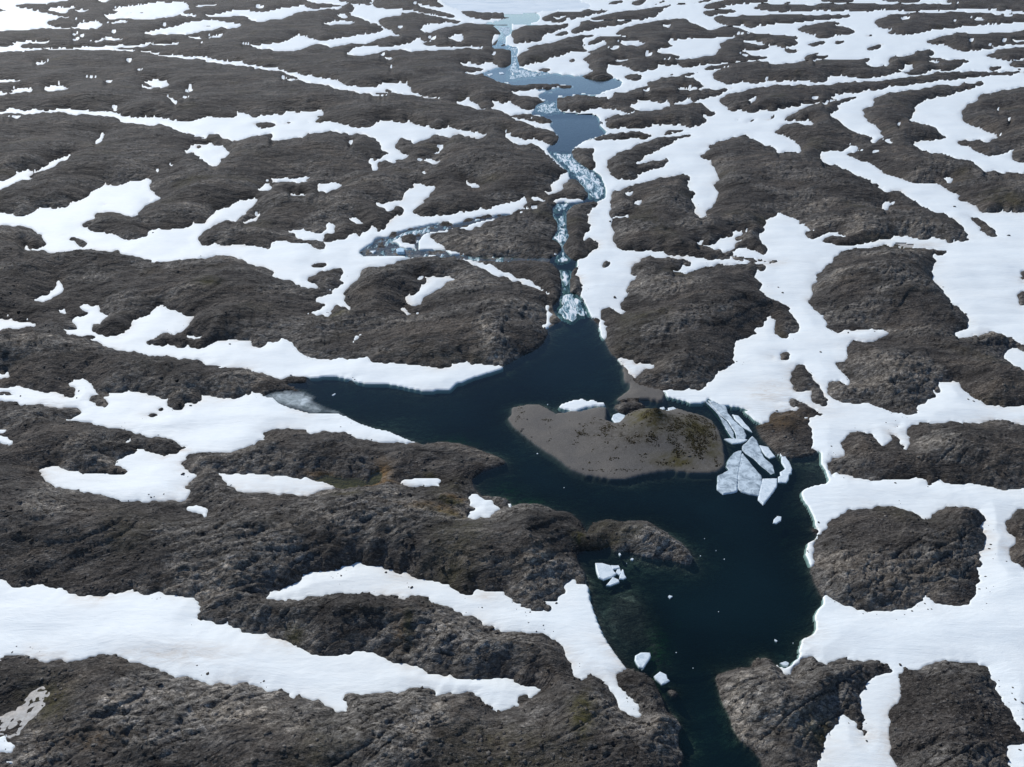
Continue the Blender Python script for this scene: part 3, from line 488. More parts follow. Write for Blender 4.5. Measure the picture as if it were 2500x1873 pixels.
SNOWS = '''
508,1582 long broad snow field curving down across the bottom left
434,1064 wide left snow field running down to the lake beside the thin ice
566,598 large branching snow field in the upper left, ending at the braided side stream
1190,1502 arched snow field reaching down to the lake outlet's left shore
662,868 long snow field with a cracked ice edge above the left arm of the lake
680,312 long thin snow band crossing the upper left, with a ragged tongue below it
914,58 far snow band under a dark cliff, left of the frozen lake
670,1184 wedge of snow left of the shallow green pool
82,40 bright far snow in the top left corner
774,194 long thin diagonal snow strip in the upper left
370,28 far snow patch near the top left with a thin dark rock line in it
1360,160 snow around a small mound above the right end of the pond
1696,116 broad far snow patch in the rock plateau above the pond
658,32 far snow strip left of the dark cliff's snow band
980,118 flat crescent of snow left of the stream above the pond
472,68 long far snow patch slanting up to the right, upper left
182,118 forked thin snow line across the upper left edge
512,374 isolated ragged snow patch shaped like a splash, upper left slope
1042,708 hooked snow patch on top of the round knoll
1280,270 snow bank left of the upper pool's top end
1176,1238 two-lobed snow patch on the lake's left shore above the mossy rock
66,426 long slanting snow strip at the left edge below the snow band
1232,672 thin snow line following the round knoll's right shoulder
1466,276 small snow basin inside the long ridge right of the upper pool
1774,594 jagged snow patch in the dark slope above the right snow field
1550,896 triangular snow patch on the lake shore above the gravel spit
766,570 snow under a small cliff at the left knoll's right side
1054,592 snow bank with undercut edge inside the braided side stream
2482,1846 snow corner at the very bottom right
1416,990 thin broken shelf of snow on the gravel island's upper shore
36,792 flat snow patch at the left edge beside the boulders
1292,348 thin snow along the left bank of the upper rapids
2480,874 snow patch at the right edge above the lumpy ridge
1584,258 snow notch in the ridge, right of the small snow basin
1026,1180 slim white snow patch between the green pool and the lake
1176,164 small blue-edged snow bank at the left end of the pond
1362,450 snow edge beside the right side of the upper rapids
126,686 bright triangular snow patch beneath a small dark cliff at the left
1300,228 thin snow rim along the pond's lower shore
802,458 small roundish snow patch on the slope left of the braided stream's snow
384,206 oval snow patch alone on the far left slope
1446,232 thin snow line above the upper pool's right side
14,1822 small snow scrap beside the slush in the bottom left corner
1146,256 pointed snow patch on the ridge left of the upper pool
486,1248 small ragged snow patch left of the grey rock slope, under the wedge
1164,550 slim snow tongue at the right end of the side stream
706,440 ragged thin snow patch just left of the roundish patch
988,598 low snow bank left in the middle of the braided stream
1386,490 snow bridge at the foot of the upper rapids
1338,774 narrow wavy snow strip on the round knoll's lake side
44,224 thin snow streak at the far left edge above the snow band
830,56 small snow patch on top of the dark far cliff
1544,106 small flat snow pocket in the far plateau
136,218 pointed snow patch near the left edge, upper part
650,458 small snow patch left of the ragged thin patch
1118,92 small oval snow patch near the stream above the pond
1842,110 snow pocket at the right end of the far plateau
2164,504 small square snow patch on the dark slope, upper right
872,540 small snow patch above the side stream's cliff
1052,394 thin snow sliver on the ridge left of the upper rapids
243,340 tiny two-part snow patch on the dark far left slope
618,534 small snow patch between two dark rocks left of the left knoll
1152,454 small snow scrap left of the upper rapids
992,762 small snow scrap below the hooked patch on the round knoll
472,824 tiny snow patch above the long cracked-edge snow field
876,822 thin slanted snow scrap on the round knoll's lower slope
1900,1110 thin snow rim on the muddy shore right of the ice floes
1488,490 small snow patch on the rock right of the snow strip, upper part
'''
# ------------------------------------------------------------------ survey of the place: which ground is rock, snow, water
# (outlines in the photograph's pixels, carried to the ground by the camera's rays)
CL = {'R': 0, 'S': 1, 'W': 2, 'G': 3, 'I': 4, 'L': 5, 'P': 6, 'D': 7}
def fillpoly(m, pts, val, x0, y0, x1, y1):
    ya = max(y0, int(np.floor(pts[:, 1].min()))); yb = min(y1, int(np.ceil(pts[:, 1].max()))+1)
    ax, ay = pts[:, 0], pts[:, 1]; bx, by = np.roll(ax, -1), np.roll(ay, -1)
    for y in range(ya, yb):
        yc = y+.5
        k = ((ay <= yc) & (by > yc)) | ((by <= yc) & (ay > yc))
        if not k.any(): continue
        xs = np.sort(ax[k]+(yc-ay[k])*(bx[k]-ax[k])/(by[k]-ay[k]))
        for i in range(0, len(xs)-1, 2):
            a = max(x0, int(round(xs[i]))); b = min(x1, int(round(xs[i+1])))
            if b > a: m[y, a:b] = val
def parse(line, s=1.0, ox=0, oy=0):
    a = np.array([[float(v) for v in q.split(',')] for q in line.split()])
    return a/s+np.array([ox, oy])
MASK = np.zeros((1873, 2500), np.uint8)
for ln in SURVEY.strip().split('\n'):
    k, rest = ln.split(' ', 1)
    if k == 'T':
        p = rest.split(); tx, ty, ts = int(p[0]), int(p[1]), float(p[2])
        ty1 = {0: 228, 228: 468, 468: 936, 936: 1404, 1404: 1873}[ty]
        MASK[ty:ty1, tx:tx+625] = CL[p[3]]
    else: fillpoly(MASK, parse(rest, ts, tx, ty), CL[k], tx, ty, tx+625, ty1)

# ------------------------------------------------------------------ base elevation: lake at 0, stream climbs in steps away from the camera
BPY = np.array([-120, 0, 100, 120, 180, 228, 290, 372, 440, 478, 520, 560, 640, 690, 770, 2300.])
BZ = np.array([9.0, 8.6, 8.6, 7.4, 5.9, 5.9, 4.6, 4.6, 3.5, 3.1, 2.6, 2.2, 1.8, 1.1, 0, 0])
def base_z(py): return np.interp(py, BPY, BZ)
def ray_t(py): return np.tan(PITCH+np.arctan((np.asarray(py, float)-IH/2)/FPX))
def place(px, py, dz=0.0):
    "point on the base plane seen at photograph pixel px, py"
    t = ray_t(py); z = base_z(py); y = (CAM_H-z)/t
    d = y*math.cos(PITCH)+(CAM_H-z)*math.sin(PITCH)
    return (np.asarray(px)-IW/2)/FPX*d, y, z+dz

# ------------------------------------------------------------------ noise
def hsh(ix, iy, seed):
    h = (ix.astype(np.int64)*374761393+iy.astype(np.int64)*668265263+seed*974634777) & 0xffffffff
    h = ((h ^ (h >> 13))*1274126177) & 0xffffffff
    return ((h ^ (h >> 16)) & 0xffffff).astype(np.float32)/float(0x1000000)
def pn(x, y, seed=0):
    fx = np.floor(x); fy = np.floor(y); ix = fx.astype(np.int64); iy = fy.astype(np.int64)
    x = (x-fx).astype(np.float32); y = (y-fy).astype(np.float32)
    u = x*x*x*(x*(x*6-15)+10); v = y*y*y*(y*(y*6-15)+10)
    def g(dx, dy):
        a = hsh(ix+dx, iy+dy, seed)*6.2831853
        return np.cos(a)*(x-dx)+np.sin(a)*(y-dy)
    a = g(0, 0); b = g(1, 0); c = g(0, 1); d = g(1, 1)
    return (a+(b-a)*u+(c-a)*v+(a-b-c+d)*u*v)*1.5
def worley(x, y, seed=0):
    fx = np.floor(x); fy = np.floor(y); ix = fx.astype(np.int64); iy = fy.astype(np.int64)
    f1 = np.full(x.shape, 9., np.float32); f2 = f1.copy(); idv = np.zeros(x.shape, np.float32)
    for dx in (-1, 0, 1):
        for dy in (-1, 0, 1):
            px = fx+dx+hsh(ix+dx, iy+dy, seed); py = fy+dy+hsh(ix+dx, iy+dy, seed+7)
            d = np.sqrt((px-x)**2+(py-y)**2).astype(np.float32)
            n = d < f1
            f2 = np.where(n, f1, np.minimum(f2, d)); idv = np.where(n, hsh(ix+dx, iy+dy, seed+13), idv); f1 = np.where(n, d, f1)
    return f1, f2, idv
def sstep(a, b, x):
    t = np.clip((x-a)/(b-a), 0, 1); return t*t*(3-2*t)

# ------------------------------------------------------------------ survey grid on the ground (finer near, coarser far)
CELL = 2500/1024*1.22
us = np.concatenate([[-1000., -800, -640, -520, -430, -370, -325, -290], np.arange(-260, 2760+CELL, CELL), [2795., 2830, 2875, 2935, 3025, 3145, 3300, 3500]])
vs = np.concatenate([[3300., 3000, 2800, 2650, 2540, 2450, 2390, 2340, 2300, 2265, 2235], np.arange(1873+330, 0, -CELL), np.array([-1, -4, -8, -13, -20, -28, -37, -47, -58, -70, -82, -92, -100.])])
NU, NV = len(us), len(vs)
PX, PY = np.meshgrid(us, vs)
T = ray_t(PY); Z0 = base_z(PY); Y = (CAM_H-Z0)/T
DD = Y*math.cos(PITCH)+(CAM_H-Z0)*math.sin(PITCH)
X = (PX-IW/2)/FPX*DD
CS = CELL/FPX*DD                                         # lateral cell size, m
VIEW = T                                                 # slope of the line of sight
def refl(a, n):
    a = np.abs(a); a = np.where(a > n-1, 2*(n-1)-a, a); return np.clip(a, 0, n-1).astype(int)
jx = np.zeros(X.shape); jy = np.zeros(X.shape)
CSM = CELL/FPX*DD
for k_, lam_ in enumerate((.7, 1.4, 2.8, 5.6, 11, 22, 44)):    # ragged rims: wander of the edge, finer near the camera
    w_ = np.exp(-(np.log2(lam_/(5.5*CSM))/1.9)**2)
    jx += w_*pn(X/lam_/1.3, 100*np.log(Y)/lam_/.8, 100+k_); jy += w_*pn(X/lam_/1.5, 100*np.log(Y)/lam_/.7, 120+k_)
m0 = MASK[refl(np.round(PY), 1873), refl(np.round(PX), 2500)]
m1 = MASK[refl(np.round(PY+jy*4.0*np.clip(PY/500+.35, .35, 1)), 1873), refl(np.round(PX+jx*5.2), 2500)]
land = (m0 <= 1) & (m1 <= 1)
M = np.where(land, m1, m0)
M = np.where((M == 4) & ((PX < 0) | (PX > 2500) | (PY > 1873)), 2, M)
# flecks of snow left in hollows of the far plateau
LY = 100*np.log(Y)
fl_ = pn(X/13, LY/2.6, 140)+.5*pn(X/6, LY/1.5, 141)+.35*pn(X/60, LY/20, 142)
fleck = (M == 0) & (PY < 480) & (fl_ > 1.22+.14*np.clip(PY/480, 0, 1))
fleck |= (np.roll(fleck, 1, 1) & (M == 0)); M = np.where(fleck, 8, M)

# ------------------------------------------------------------------ distances in metres (jump flooding)
def jfa(seed, steps=(64, 32, 16, 8, 4, 2, 1, 1)):
    "distance from every grid point to the nearest True cell, and that cell's index"
    H, W = seed.shape
    idx = np.where(seed, np.arange(H*W).reshape(H, W), -1)
    best = np.where(seed, 0, 1e9).astype(np.float32)
    xf = X.ravel().astype(np.float32); yf = Y.ravel().astype(np.float32); x = X.astype(np.float32); y = Y.astype(np.float32)
    for s in steps:
        for dy in (-s, 0, s):
            for dx in (-s, 0, s):
                if dx == 0 and dy == 0: continue
                ya, yb = max(0, dy), min(H, H+dy); xa, xb = max(0, dx), min(W, W+dx)
                src = idx[ya-dy:yb-dy, xa-dx:xb-dx]
                d = np.hypot(xf[src]-x[ya:yb, xa:xb], yf[src]-y[ya:yb, xa:xb]); d[src < 0] = 1e9
                b = best[ya:yb, xa:xb]; k = d < b
                b[k] = d[k]; ii = idx[ya:yb, xa:xb]; ii[k] = src[k]
    return best, idx
def blur(a, n=1):
    for _ in range(n):
        p = np.pad(a, 1, mode='edge')
        a = (p[:-2, 1:-1]+p[2:, 1:-1]+p[1:-1, :-2]+p[1:-1, 2:]+2*a)/6
    return a
def label(mask):
    H, W = mask.shape; parent = []
    def find(a):
        while parent[a] != a: parent[a] = parent[parent[a]]; a = parent[a]
        return a
    lab = np.full((H, W), -1, np.int32); prev = []
    for y in range(H):
        d = np.diff(np.concatenate(([0], mask[y].astype(np.int8), [0])))
        cur = []
        for a, b in zip(np.flatnonzero(d == 1), np.flatnonzero(d == -1)):
            k = len(parent); parent.append(k)
            for (pa, pb, pk) in prev:
                if pa < b and pb > a:
                    ra, rb = find(pk), find(k)
                    if ra != rb: parent[max(ra, rb)] = min(ra, rb)
            cur.append((a, b, k)); lab[y, a:b] = k
        prev = cur
    root = np.array([find(i) for i in range(len(parent))]); u, inv = np.unique(root, return_inverse=True)
    return np.where(lab >= 0, inv[np.maximum(lab, 0)], -1), len(u)

rock = (M == 0); snow = (M == 1) | (M == 7) | (M == 8); wet = np.isin(M, (2, 4, 5, 6)); grav = (M == 3)
dR_out, nearR = jfa(rock)
dN, _ = jfa(~rock)                    # inside rock: distance to its rim
dS_in, _ = jfa(~snow); dS_out, nearS = jfa(snow)
dW_in, _ = jfa(~wet); dW_out, _ = jfa(wet)
dG_in, _ = jfa(~grav)
sdS = np.where(snow, dS_in-.5*CS, -(dS_out-.5*CS)); b_ = blur(sdS, 1); sdS = np.where(snow, np.maximum(b_, .05*CS), np.minimum(b_, -.05*CS))
sR = blur(np.where(rock, dN-.5*CS, 0), 1)
def column_run(mask, rev):
    out = np.zeros(mask.shape); run = np.zeros(mask.shape[1])
    rng = range(1, NV) if not rev else range(NV-2, -1, -1)
    for i in rng:
        dy = abs(Y[i]-Y[i-1] if not rev else Y[i+1]-Y[i])
        run = np.where(mask[i], run+dy, 0); out[i] = run
    return out
dfront = column_run(rock | grav, False); dback = column_run(rock | grav, True)

# ------------------------------------------------------------------ ground heights
ca, sa = math.cos(.38), math.sin(.38)
XR = X*ca+Y*sa; YR = (-X*sa+Y*ca)*1.55
def oct_(lam, seed, x=None, y=None):
    f = np.clip(lam/(2.0*CS)-.4, 0, 1)                   # leave out what the grid cannot carry
    return pn((XR if x is None else x)/lam, (YR if y is None else y)/lam, seed)*f
wx = pn(X/30, Y/30, 41)*7; wy = pn(X/30, Y/30, 42)*7
big = pn((XR+wx)/46, (YR+wy)/46, 5)
mid = pn((XR+wx)/19, (YR+wy)/19, 6)
rg = 1-np.abs(pn((XR+wx)/11, (YR+wy)/11, 7))*1.6         # ridges
# ledges: terraces of a warped field give short dark cliffs
tf = (big*1.3+mid*.7)*2.3; tfl = np.floor(tf); tt = tf-tfl
ledge = (tfl+.75*sstep(.0, .10, tt)+.25*tt)/2.3
det = oct_(5.2, 8)*.42+oct_(2.6, 9)*.27+oct_(1.35, 10)*.17+oct_(.72, 11)*.10+oct_(.4, 12)*.06
rug = 1-np.abs(oct_(3.4, 13))*2; rug2 = 1-np.abs(oct_(1.6, 14))*2
f1, f2, wid = worley(XR/3.1+det*.5, YR/3.1, 3)
crack = np.clip(1-(f2-f1)/.10, 0, 1)*np.clip(3.1*.3/CS-.4, 0, 1)
g1, g2, wid2 = worley(X/1.25+det*.4, Y/1.25, 9)
crk2 = np.clip(1-(g2-g1)/.14, 0, 1)*np.clip(1.25*.35/CS-.4, 0, 1)
stony = sstep(-.25, .35, pn((XR+wx)/27, (YR+wy)/27, 15)+.5*mid+.25*oct_(4, 16))      # 1 = bare fractured rock, 0 = gravel hollow
cs_, cc_ = np.sin(.0), 1
hc = 1.9+4.2*np.clip(.5+.8*pn(X/55, Y/55, 17), 0, 1)
edge = 1-np.exp(-sR/2.2)
mound = hc*(1-np.exp(-sR/7.0))+1.2*(1-np.exp(-sR/28.))
mound = np.minimum(mound, 1.3*dfront+.05)
mound = np.minimum(mound, (.55*VIEW)*dback+.05)
mound = blur(mound, 2)
far = np.clip(VIEW*2.4, .12, 1)
rough = (ledge*1.9+mid*.45+rg*.45)*(1-np.exp(-sR/6.0))*far
rough = np.minimum(rough, (.45*VIEW)*dback)
rough = np.maximum(rough, -mound*.8)
sd1 = stony; ff = np.clip(CS/.5, .6, 1.6)
lay = np.abs(pn((X*.93+Y*.36)/14+wx*.05, (-X*.36+Y*.93)/3.2+wy*.12, 201)); lay2 = np.abs(pn((X*.8-Y*.6)/9, (X*.6+Y*.8)/2.1+wx*.1, 202))
seams = -(np.clip(1-lay/.10, 0, 1)*.38*np.clip(1.1/CS-.3, 0, 1)+np.clip(1-lay2/.10, 0, 1)*.28*np.clip(.8/CS-.3, 0, 1))
detail = det*(.40+.55*stony)+rug*.08*(.3+stony)+seams*(.35+.65*stony)+(wid-.5)*.10*stony-crack*.20*(.2+stony)
Hrock = .10+mound+rough*.8+detail*(.35+.65*edge)*np.clip(VIEW*4, .3, 1)*1.15
# deep gully between the two big knolls on the right etc. come from the rims themselves
Hsnow = -.30-.5*(1-np.exp(-np.minimum(dR_out, 30)/2.0))+.04*det
bed = .34*dW_in+.03*dW_in**1.35+.9*(1-np.exp(-dW_in/.6))+1.6*(1-np.exp(-dW_in/1.2))*((PY > 1640) & (PX > 1500))
deep = 4.2+1.6*pn(X/26, Y/26, 18)
def spot(px, py, rx, ry): return np.exp(-((PX-px)/rx)**2-((PY-py)/ry)**2)
for a in [(1530, 1500, 75, 130, 3.1), (1150, 1190, 110, 40, 1.6), (950, 990, 150, 70, 2.6), (1750, 1330, 110, 90, 1.2), (1980, 1150, 70, 60, 2.4), (1610, 1590, 45, 100, 2.4), (1400, 900, 120, 90, .8)]:
    deep = deep-a[4]*spot(*a[:4])
deep = np.maximum(deep, .7)
stream = PY < 770
bed = np.where(stream, np.minimum(bed, 1.5+.4*pn(X/3, Y/3, 19)), deep*(1-np.exp(-bed/deep)))
bed = np.where((PX > 1440) & (PX < 1800) & (PY > 1000) & (PY < 1500), bed, bed)
braid = (PX > 860) & (PX < 1345) & (PY > 515) & (PY < 645)
bed = np.where(braid, np.minimum(bed, .10+.34*pn(X/2.6, Y/6, 203)+.2*pn(X/1.1, Y/2.5, 204)), bed)
bed = np.where(M == 6, .10+np.minimum(.25, bed), bed)
Hwet = -.03-bed+detail*.25*np.minimum(1, dW_in/2)
# gravel bars ride low and smooth
Hgrav = .04+1.5*(1-np.exp(-dG_in/14))+.10*pn(X/5, Y/5, 20)*np.minimum(1, dG_in/2)+1.0*np.exp(-((PX-1640)/130)**2-((PY-1070)/45)**2)+4.4*np.exp(-np.hypot((PX-1595)/52, (PY-1042)/30))+det*.05
H = np.where(rock, Hrock, np.where(snow, Hsnow, np.where(wet, Hwet, Hgrav)))
H = np.where(M == 7, .02+.16*pn(X/1.3, Y/1.3, 301)+.12*pn(X/.6, Y/.6, 302)+.25*pn(X/5, Y/5, 303), H); H = np.where(M == 8, blur(Hrock, 1)-.15, H)
H1 = blur(H, 1)
edgeband = np.minimum(np.where(rock, dN, dR_out), np.where(wet, dW_in, dW_out)) < 2*CS
H = np.where(edgeband, H1, H)
GZ = Z0+H
# snow surface
und = pn(X/17, Y/17, 31)*.45+pn(X/24+wx*.05, Y/5, 36)*.16+pn(X/6.5, Y/6.5, 32)*.07+pn(X/2.2, Y/5, 33)*.02*np.clip(1.5-CS, 0, 1)
wetrim = dW_out < 4
S_in = .12+.42*(1-np.exp(-sdS/3.5))+und*np.minimum(1, dS_in/4)+np.where(wetrim, .12*np.exp(-dW_out/1.5), 0)
S_outr = .12+.9*sdS
S_outw = np.maximum(.16+2.2*sdS, -6)
near_w = dW_out < 1.5*CS+.01
S = np.where(snow, S_in, np.where(wet, S_outw, S_outr))
S = np.where(M == 7, .03+.22*pn(X/1.1, Y/1.1, 34)*1, S)
S = np.where(snow & ~wetrim & (dS_in > 1.5*CS), blur(S, 1), S)
S = np.where(M == 1, np.maximum(S, np.where(wetrim, S, blur(H, 2)+.10)), S)
S = np.where(M == 8, blur(H, 1)+.22, S)
SZ = Z0+S

# ------------------------------------------------------------------ where moss, algae and rusty mud colour the ground
def spot(px, py, rx, ry): return np.exp(-((PX-px)/rx)**2-((PY-py)/ry)**2)
tex = .5+.5*(oct_(6, 51)+oct_(2.2, 52)+oct_(.9, 53))
moss = np.zeros(X.shape)
for a in [(1560, 1040, 25, 22, 1.1), (1580, 1055, 45, 28, .5), (1590, 1020, 35, 14, .7), (1650, 1130, 55, 14, .8), (1690, 1060, 60, 30, .55), (1730, 1090, 35, 45, .5), (1410, 1325, 14, 10, 1.3), (1100, 1240, 22, 8, 1.0), (1120, 1235, 10, 6, .8),
          (115, 1715, 60, 50, .5), (1420, 1780, 30, 60, .7), (2000, 1800, 40, 40, .4), (720, 1560, 25, 15, .5), (1000, 1555, 12, 30, .4), (1040, 1165, 25, 8, .5), (850, 1240, 40, 12, .3), (515, 720, 30, 10, .6), (820, 780, 30, 12, .4), (1085, 1270, 60, 10, .35)]:
    moss = np.maximum(moss, a[4]*spot(*a[:4]))
moss = moss+np.clip(pn(X/23, Y/23, 54)*.9-.28, 0, 1)*.6*(1-stony)
moss = np.clip(moss*(.4+1.2*tex), 0, 1)*(~wet)
alg = np.zeros(X.shape)
for a in [(1600, 1620, 20, 90, .9), (1625, 1560, 22, 50, 1.0), (1665, 1490, 28, 35, .8), (1612, 1590, 14, 60, 1.0), (1115, 1060, 60, 14, .8), (820, 975, 90, 25, .35), (1280, 1210, 50, 25, .7), (1250, 1180, 40, 20, .6), (1130, 1065, 22, 7, 1)]:
    alg = np.maximum(alg, a[4]*spot(*a[:4]))
alg = np.clip(alg*(.1+1.1*tex), 0, 1)*wet*.65
rust = np.zeros(X.shape)
for a in [(935, 1160, 22, 22, 1.), (900, 1185, 70, 6, .9), (780, 1160, 30, 5, .8), (1115, 1228, 28, 7, .9), (1150, 1230, 20, 6, .7), (1060, 1260, 60, 8, .5), (230, 1825, 60, 25, .35), (975, 1560, 14, 30, .4), (1910, 1030, 50, 30, .5), (1060, 1265, 80, 10, .4)]:
    rust = np.maximum(rust, a[4]*spot(*a[:4]))
rust = np.clip(rust*(.5+tex), 0, 1)
rust = np.where(M == 6, .35, rust)
for a in [(700, 1780, 520, 110, .75), (1150, 1330, 200, 75, .75), (1560, 1330, 120, 50, .95), (1790, 1740, 90, 110, .9), (1300, 1760, 120, 90, .7), (1020, 1580, 200, 50, .5), (150, 1200, 220, 60, .3), (1080, 1120, 180, 35, .6), (400, 1350, 300, 60, .35), (1000, 900, 260, 50, .4), (2260, 1340, 170, 80, -.2), (2330, 1760, 150, 90, -.3), (1200, 700, 220, 60, .2)]:
    stony = stony+a[4]*spot(*a[:4])
stony = np.clip(stony-.35*(1-sstep(250, 620, PY)), 0, 1.35)  # far rock toned darker: shade of its backlit slopes put into the colour
veg = np.maximum.reduce([1.6*spot(1605, 1050, 42, 26), .95*spot(1690, 1085, 60, 55), .55*spot(1480, 1060, 70, 28), .7*spot(1650, 1135, 80, 10), .5*spot(1560, 1080, 120, 35)])
lightn = np.where(grav, np.clip(veg*(.55+.9*tex), 0, 1), stony)
moss = np.where(M == 6, .9, moss)

# ------------------------------------------------------------------ materials
def mat(name):
    m = bpy.data.materials.new(name); m.use_nodes = True; t = m.node_tree; t.nodes.clear()
    return m, t, (lambda k, **kw: _n(t, k, **kw))
def _n(t, k, **kw):
    n = t.nodes.new('ShaderNode'+k)
    for a, v in kw.items():
        if a.startswith('i_'): n.inputs[int(a[2:]) if a[2:].isdigit() else a[2:]].default_value = v
        else: setattr(n, a, v)
    return n
def noise(t, vec, scale, detail=4, rough=.6, dist=0):
    n = _n(t, 'TexNoise'); n.inputs['Scale'].default_value = scale; n.inputs['Detail'].default_value = detail
    n.inputs['Roughness'].default_value = rough; n.inputs['Distortion'].default_value = dist
    t.links.new(vec, n.inputs['Vector']); return n.outputs['Fac']
def ramp(t, fac, stops):
    r = _n(t, 'ValToRGB'); e = r.color_ramp.elements
    while len(e) < len(stops): e.new(.5)
    for k, (p, c) in enumerate(stops): e[k].position = p; e[k].color = c if len(c) == 4 else (*c, 1)
    t.links.new(fac, r.inputs[0]); return r.outputs[0]
def mixc(t, fac, a, b, mode='MIX'):
    n = _n(t, 'Mix', data_type='RGBA', blend_type=mode)
    for s, v in ((n.inputs[0], fac), (n.inputs[6], a), (n.inputs[7], b)):
        if isinstance(v, (int, float)): s.default_value = v
        elif isinstance(v, tuple): s.default_value = (*v, 1)
        else: t.links.new(v, s)
    return n.outputs[2]
def mth(t, op, a, b=None, clamp=False):
    n = _n(t, 'Math', operation=op, use_clamp=clamp)
    for s, v in ((n.inputs[0], a), (n.inputs[1], b)):
        if v is None: continue
        if isinstance(v, (int, float)): s.default_value = v
        else: t.links.new(v, s)
    return n.outputs[0]
def bsdf(t, col, rough, bump=None, spec=.3, out=True):
    b = _n(t, 'BsdfPrincipled'); b.inputs['Specular IOR Level'].default_value = spec
    for s, v in ((b.inputs['Base Color'], col), (b.inputs['Roughness'], rough)):
        if isinstance(v, tuple): s.default_value = (*v, 1)
        elif isinstance(v, (int, float)): s.default_value = v
        else: t.links.new(v, s)
    if bump is not None: t.links.new(bump, b.inputs['Normal'])
    if out:
        o = _n(t, 'OutputMaterial'); t.links.new(b.outputs[0], o.inputs[0])
    return b.outputs[0]
def bumpn(t, h, dist, strength=1.0, prev=None):
    b = _n(t, 'Bump'); b.inputs['Distance'].default_value = dist; b.inputs['Strength'].default_value = strength
    t.links.new(h, b.inputs['Height'])
    if prev is not None: t.links.new(prev, b.inputs['Normal'])
    return b.outputs[0]

def rock_material():
    m, t, n = mat('volcanic_rock')
    pos = n('NewGeometry').outputs['Position']
    at = n('Attribute', attribute_name='cover'); sep = n('SeparateColor'); t.links.new(at.outputs['Color'], sep.inputs[0])
    stn, mo, ru = sep.outputs[0], sep.outputs[1], sep.outputs[2]; al = at.outputs['Alpha']
    mp = n('Mapping'); t.links.new(pos, mp.inputs[0]); mp.inputs['Rotation'].default_value = (0, 0, -.38); mp.inputs['Scale'].default_value = (.62, 1.25, 1.0)
    v = mp.outputs[0]
    fine = noise(t, v, 2.6, 6, .72, .3); med = noise(t, v, .42, 6, .65, .5); large = noise(t, v, .07, 4, .6, .8)
    gravel = ramp(t, fine, [(.36, (.030, .026, .022)), (.48, (.060, .052, .045)), (.58, (.100, .089, .079)), (.70, (.27, .25, .225))])
    bare = ramp(t, noise(t, v, 1.1, 7, .76, .4), [(.36, (.034, .031, .028)), (.46, (.080, .075, .069)), (.56, (.150, .142, .131)), (.68, (.30, .285, .265))])
    k = mth(t, 'ADD', mth(t, 'MULTIPLY', stn, .85), mth(t, 'MULTIPLY', mth(t, 'SUBTRACT', med, .5), 2.2), True)
    c = mixc(t, k, gravel, bare)
    c = mixc(t, 1.0, c, ramp(t, large, [(.34, (.58, .57, .56)), (.5, (.95, .94, .93)), (.66, (1.38, 1.30, 1.20))]), 'MULTIPLY')
    c = mixc(t, 1.0, c, ramp(t, med, [(.32, (.66, .65, .64)), (.5, (1, 1, 1)), (.68, (1.26, 1.24, 1.21))]), 'MULTIPLY')
    c = mixc(t, mth(t, 'MULTIPLY', mo, mth(t, 'ADD', fine, .35), True), c, (.075, .066, .012))
    c = mixc(t, mth(t, 'MULTIPLY', ru, .75, True), c, (.165, .095, .032))
    c = mixc(t, al, c, (.02, .24, .040))
    c = mixc(t, mth(t, 'SUBTRACT', stn, .62, True), c, mixc(t, 1.0, c, (2.3, 2.25, 2.15), 'MULTIPLY'))
    grit = noise(t, pos, 7, 3, .7); c = mixc(t, 1.0, c, (.95, .985, 1.03), 'MULTIPLY'); c = mixc(t, 1.0, c, ramp(t, grit, [(.3, (.62, .61, .60)), (.5, (1.05, 1.03, 1.01)), (.68, (1.7, 1.66, 1.6))]), 'MULTIPLY')
    # cracks
    vo = n('TexVoronoi', feature='DISTANCE_TO_EDGE'); vo.inputs['Scale'].default_value = .75
    add = n('VectorMath', operation='ADD'); nn = n('TexNoise'); nn.inputs['Scale'].default_value = 1.1; nn.inputs['Detail'].default_value = 3; t.links.new(pos, nn.inputs['Vector'])
    t.links.new(v, add.inputs[0]); t.links.new(nn.outputs['Color'], add.inputs[1]); t.links.new(add.outputs[0], vo.inputs['Vector'])
    cr = ramp(t, vo.outputs['Distance'], [(0, (.0, .0, .0)), (.05, (1, 1, 1))])
    c = mixc(t, mth(t, 'MULTIPLY', stn, .55), c, mixc(t, 1.0, c, cr, 'MULTIPLY'))
    b0 = bumpn(t, noise(t, v, .17, 6, .62, .6), 4.6, 1.0); b1 = bumpn(t, med, .6, .8, b0); b3 = bumpn(t, fine, .19, 1.0, b1)
    bsdf(t, c, .86, b3, .25); return m
def gravel_material():
    m, t, n = mat('lake_gravel'); pos = n('NewGeometry').outputs['Position']
    at = n('Attribute', attribute_name='cover'); sep = n('SeparateColor'); t.links.new(at.outputs['Color'], sep.inputs[0])
    a = noise(t, pos, .12, 4, .6, .5); b = noise(t, pos, 5, 8, .75)
    c = ramp(t, b, [(.3, (.085, .080, .073)), (.5, (.145, .136, .125)), (.68, (.22, .207, .19))])
    c = mixc(t, 1.0, c, ramp(t, a, [(.3, (.85, .86, .88)), (.7, (1.1, 1.08, 1.04))]), 'MULTIPLY')
    vg = mth(t, 'MULTIPLY', sep.outputs[0], ramp(t, noise(t, pos, .9, 7, .8, .4), [(.40, (.0, .0, .0)), (.56, (1, 1, 1))]), True)
    c = mixc(t, vg, c, (.036, .030, .020))
    c = mixc(t, mth(t, 'MULTIPLY', sep.outputs[1], .8), c, (.070, .060, .012))
    c = mixc(t, at.outputs['Alpha'], c, (.012, .15, .030))
    bsdf(t, c, .9, bumpn(t, b, .10, .7), .2); return m
